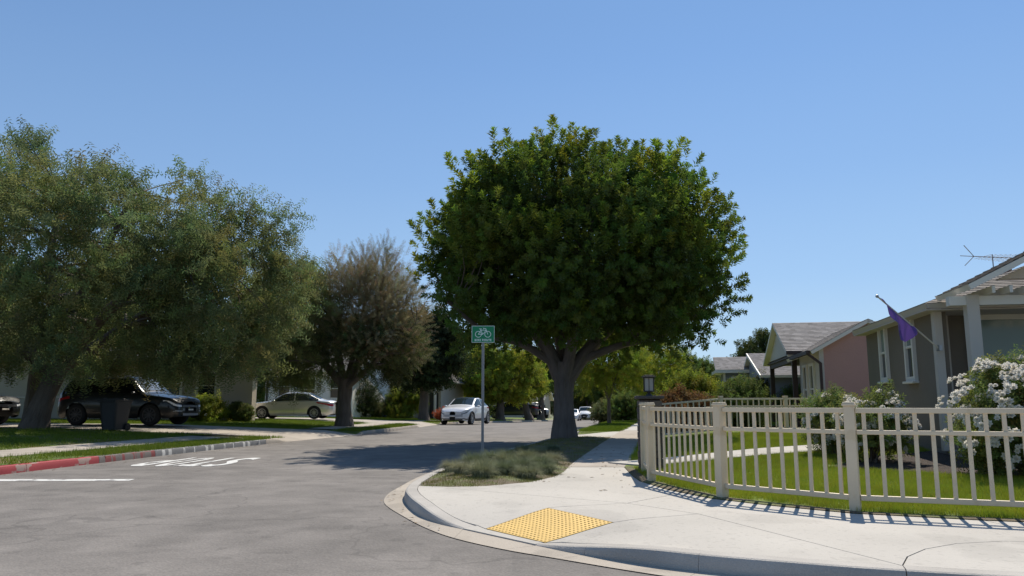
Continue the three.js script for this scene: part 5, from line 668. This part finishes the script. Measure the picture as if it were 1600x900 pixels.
// far vehicles
const farCar = (dims, name, label, x, z, turn, paint, extra = {}) => vehicle({ ...dims, name, label, group: 'cars far down the street', at: [x, gy(z) + (extra.lift || 0) + .006, z], turn, paint, ...extra });
farCar(suvDims, 'suv', 'distant white SUV facing the camera in the street', 9.6, -101, -1.76, whitePaint, { details: { fn: a => a.fpatch('grille', -.5, .5, .6, .85, 1, M.black) } });
farCar(sedanDims, 'sedan', 'distant silver sedan right of the distant white SUV', 12.0, -100, -1.76, silver, { details: { fn: a => a.fpatch('grille', -.5, .5, .4, .7, 1, M.black) } });
farCar(sedanDims, 'sedan', 'distant white sedan showing just right of the main trunk', 7.7, -98, -1.76, whitePaint);
farCar(suvDims, 'suv', 'white SUV at the right curb, above the low hedge bush', 9.75, -70, 1.36, whitePaint);
farCar(suvDims, 'suv', 'second white SUV at the right curb, further than the first', 12.3, -77, 1.36, carPaint(.5, .51, .52));
vehicle({ name: 'pickup_truck', label: 'dark navy angular wedge shaped truck on a driveway, left of the main trunk', group: 'cars far down the street', L: 5.6, W: 2.0, axles: [-1.8, 1.8], wheelR: .42, clear: .35, cowl: 1.9, screen: .4, rearTop: -1.0, rearBase: -2.6, bpillar: [-.2], top: [[-2.8, 1.4], [-2.7, 1.45], [.1, 1.85], [2.5, 1.2], [2.8, 1.05]], belt: [[-2.8, 1.3], [0, 1.2], [2.8, .95]], roofW: [[-2.8, .85], [0, .62], [2.8, .85]], n: 9, at: [.2, gy(-81) + .3, -81], turn: Math.PI - .3, paint: carPaint(.012, .018, .035), glassMat: plain(.008, .01, .014, .08) });
{ const y = lh(4, -86) + .006; vehicle({ name: 'jeep', label: 'boxy grey off road vehicle behind the dark angular truck', group: 'cars far down the street', L: 4.2, W: 1.85, axles: [-1.25, 1.3], wheelR: .4, clear: .35, cowl: .8, screen: .55, rearTop: -1.95, rearBase: -2.08, bpillar: [-.3, -1.1], top: [[-2.1, 1.5], [-2.0, 1.8], [.5, 1.82], [.82, 1.2], [1.9, 1.15], [2.1, 1.0]], belt: [[-2.1, 1.15], [2.1, .98]], roofW: [[-2.1, .85], [.5, .85], [2.1, .85]], n: 10, at: [2.6, y, -88], turn: -1.2, paint: carPaint(.25, .26, .25) }); }
// trash bin
{
  const x = -12.75, z = -25.0, b = thing('trash_bin', 'dark grey wheeled trash bin on the lawn edge beside the black SUV', 'trash bin', [x, LYT(x, z) + .0, z], -.25), grey = plain(.028, .029, .031, .6);
  const g = gridGeo((u, v) => { const a = u * 4, k = Math.floor(a) % 4, f = a - Math.floor(a), C = [[-1, -1], [1, -1], [1, 1], [-1, 1]], p = C[k], q = C[(k + 1) % 4], w = lerp(.225, .30, v), d = lerp(.27, .36, v); return [lerp(p[0], q[0], f) * w, .04 + v * .9, lerp(p[1], q[1], f) * d]; }, 24, 10); g.computeVertexNormals(); mk('bin_body', join([g, bx(.44, .02, .53, 0, .05, 0)]), grey, b);
  mk('lid', join([rb(.66, .05, .8, .02, 0, .965, 0), rb(.5, .05, .6, .02, 0, 1.0, 0)]), grey, b); mk('handle', cyl(.02, .02, .5).rotateZ(Math.PI / 2).translate(0, .9, -.42), grey, b); mk('rim_lip', rb(.64, .04, .76, .01, 0, .915, 0), grey, b);
  for (const s of [-1, 1]) { const w = mk('wheel', cyl(.12, .12, .05, 0, 0, 0, 18).rotateZ(Math.PI / 2), M.rubber, b); w.position.set(s * .27, .12, -.27); } mk('emblem', bx(.13, .13, .006, 0, .66, .338), plain(.12, .12, .125, .6), b).rotation.x = -.1;
}
// stone block edging and a garden light by the beige wall
{ const l = thing('garden_light', 'tiny pale garden light on the lawn by the beige wall', 'garden light', [-13.45, LYT(-13.45, -34.2), -34.2]); mk('stake', cyl(.02, .02, .3, 0, .12, 0), M.darkTrim, l); mk('shade', new THREE.SphereGeometry(.08, 12, 8), M.trim, l).position.y = .3; }
renderer.render(scene, camera);
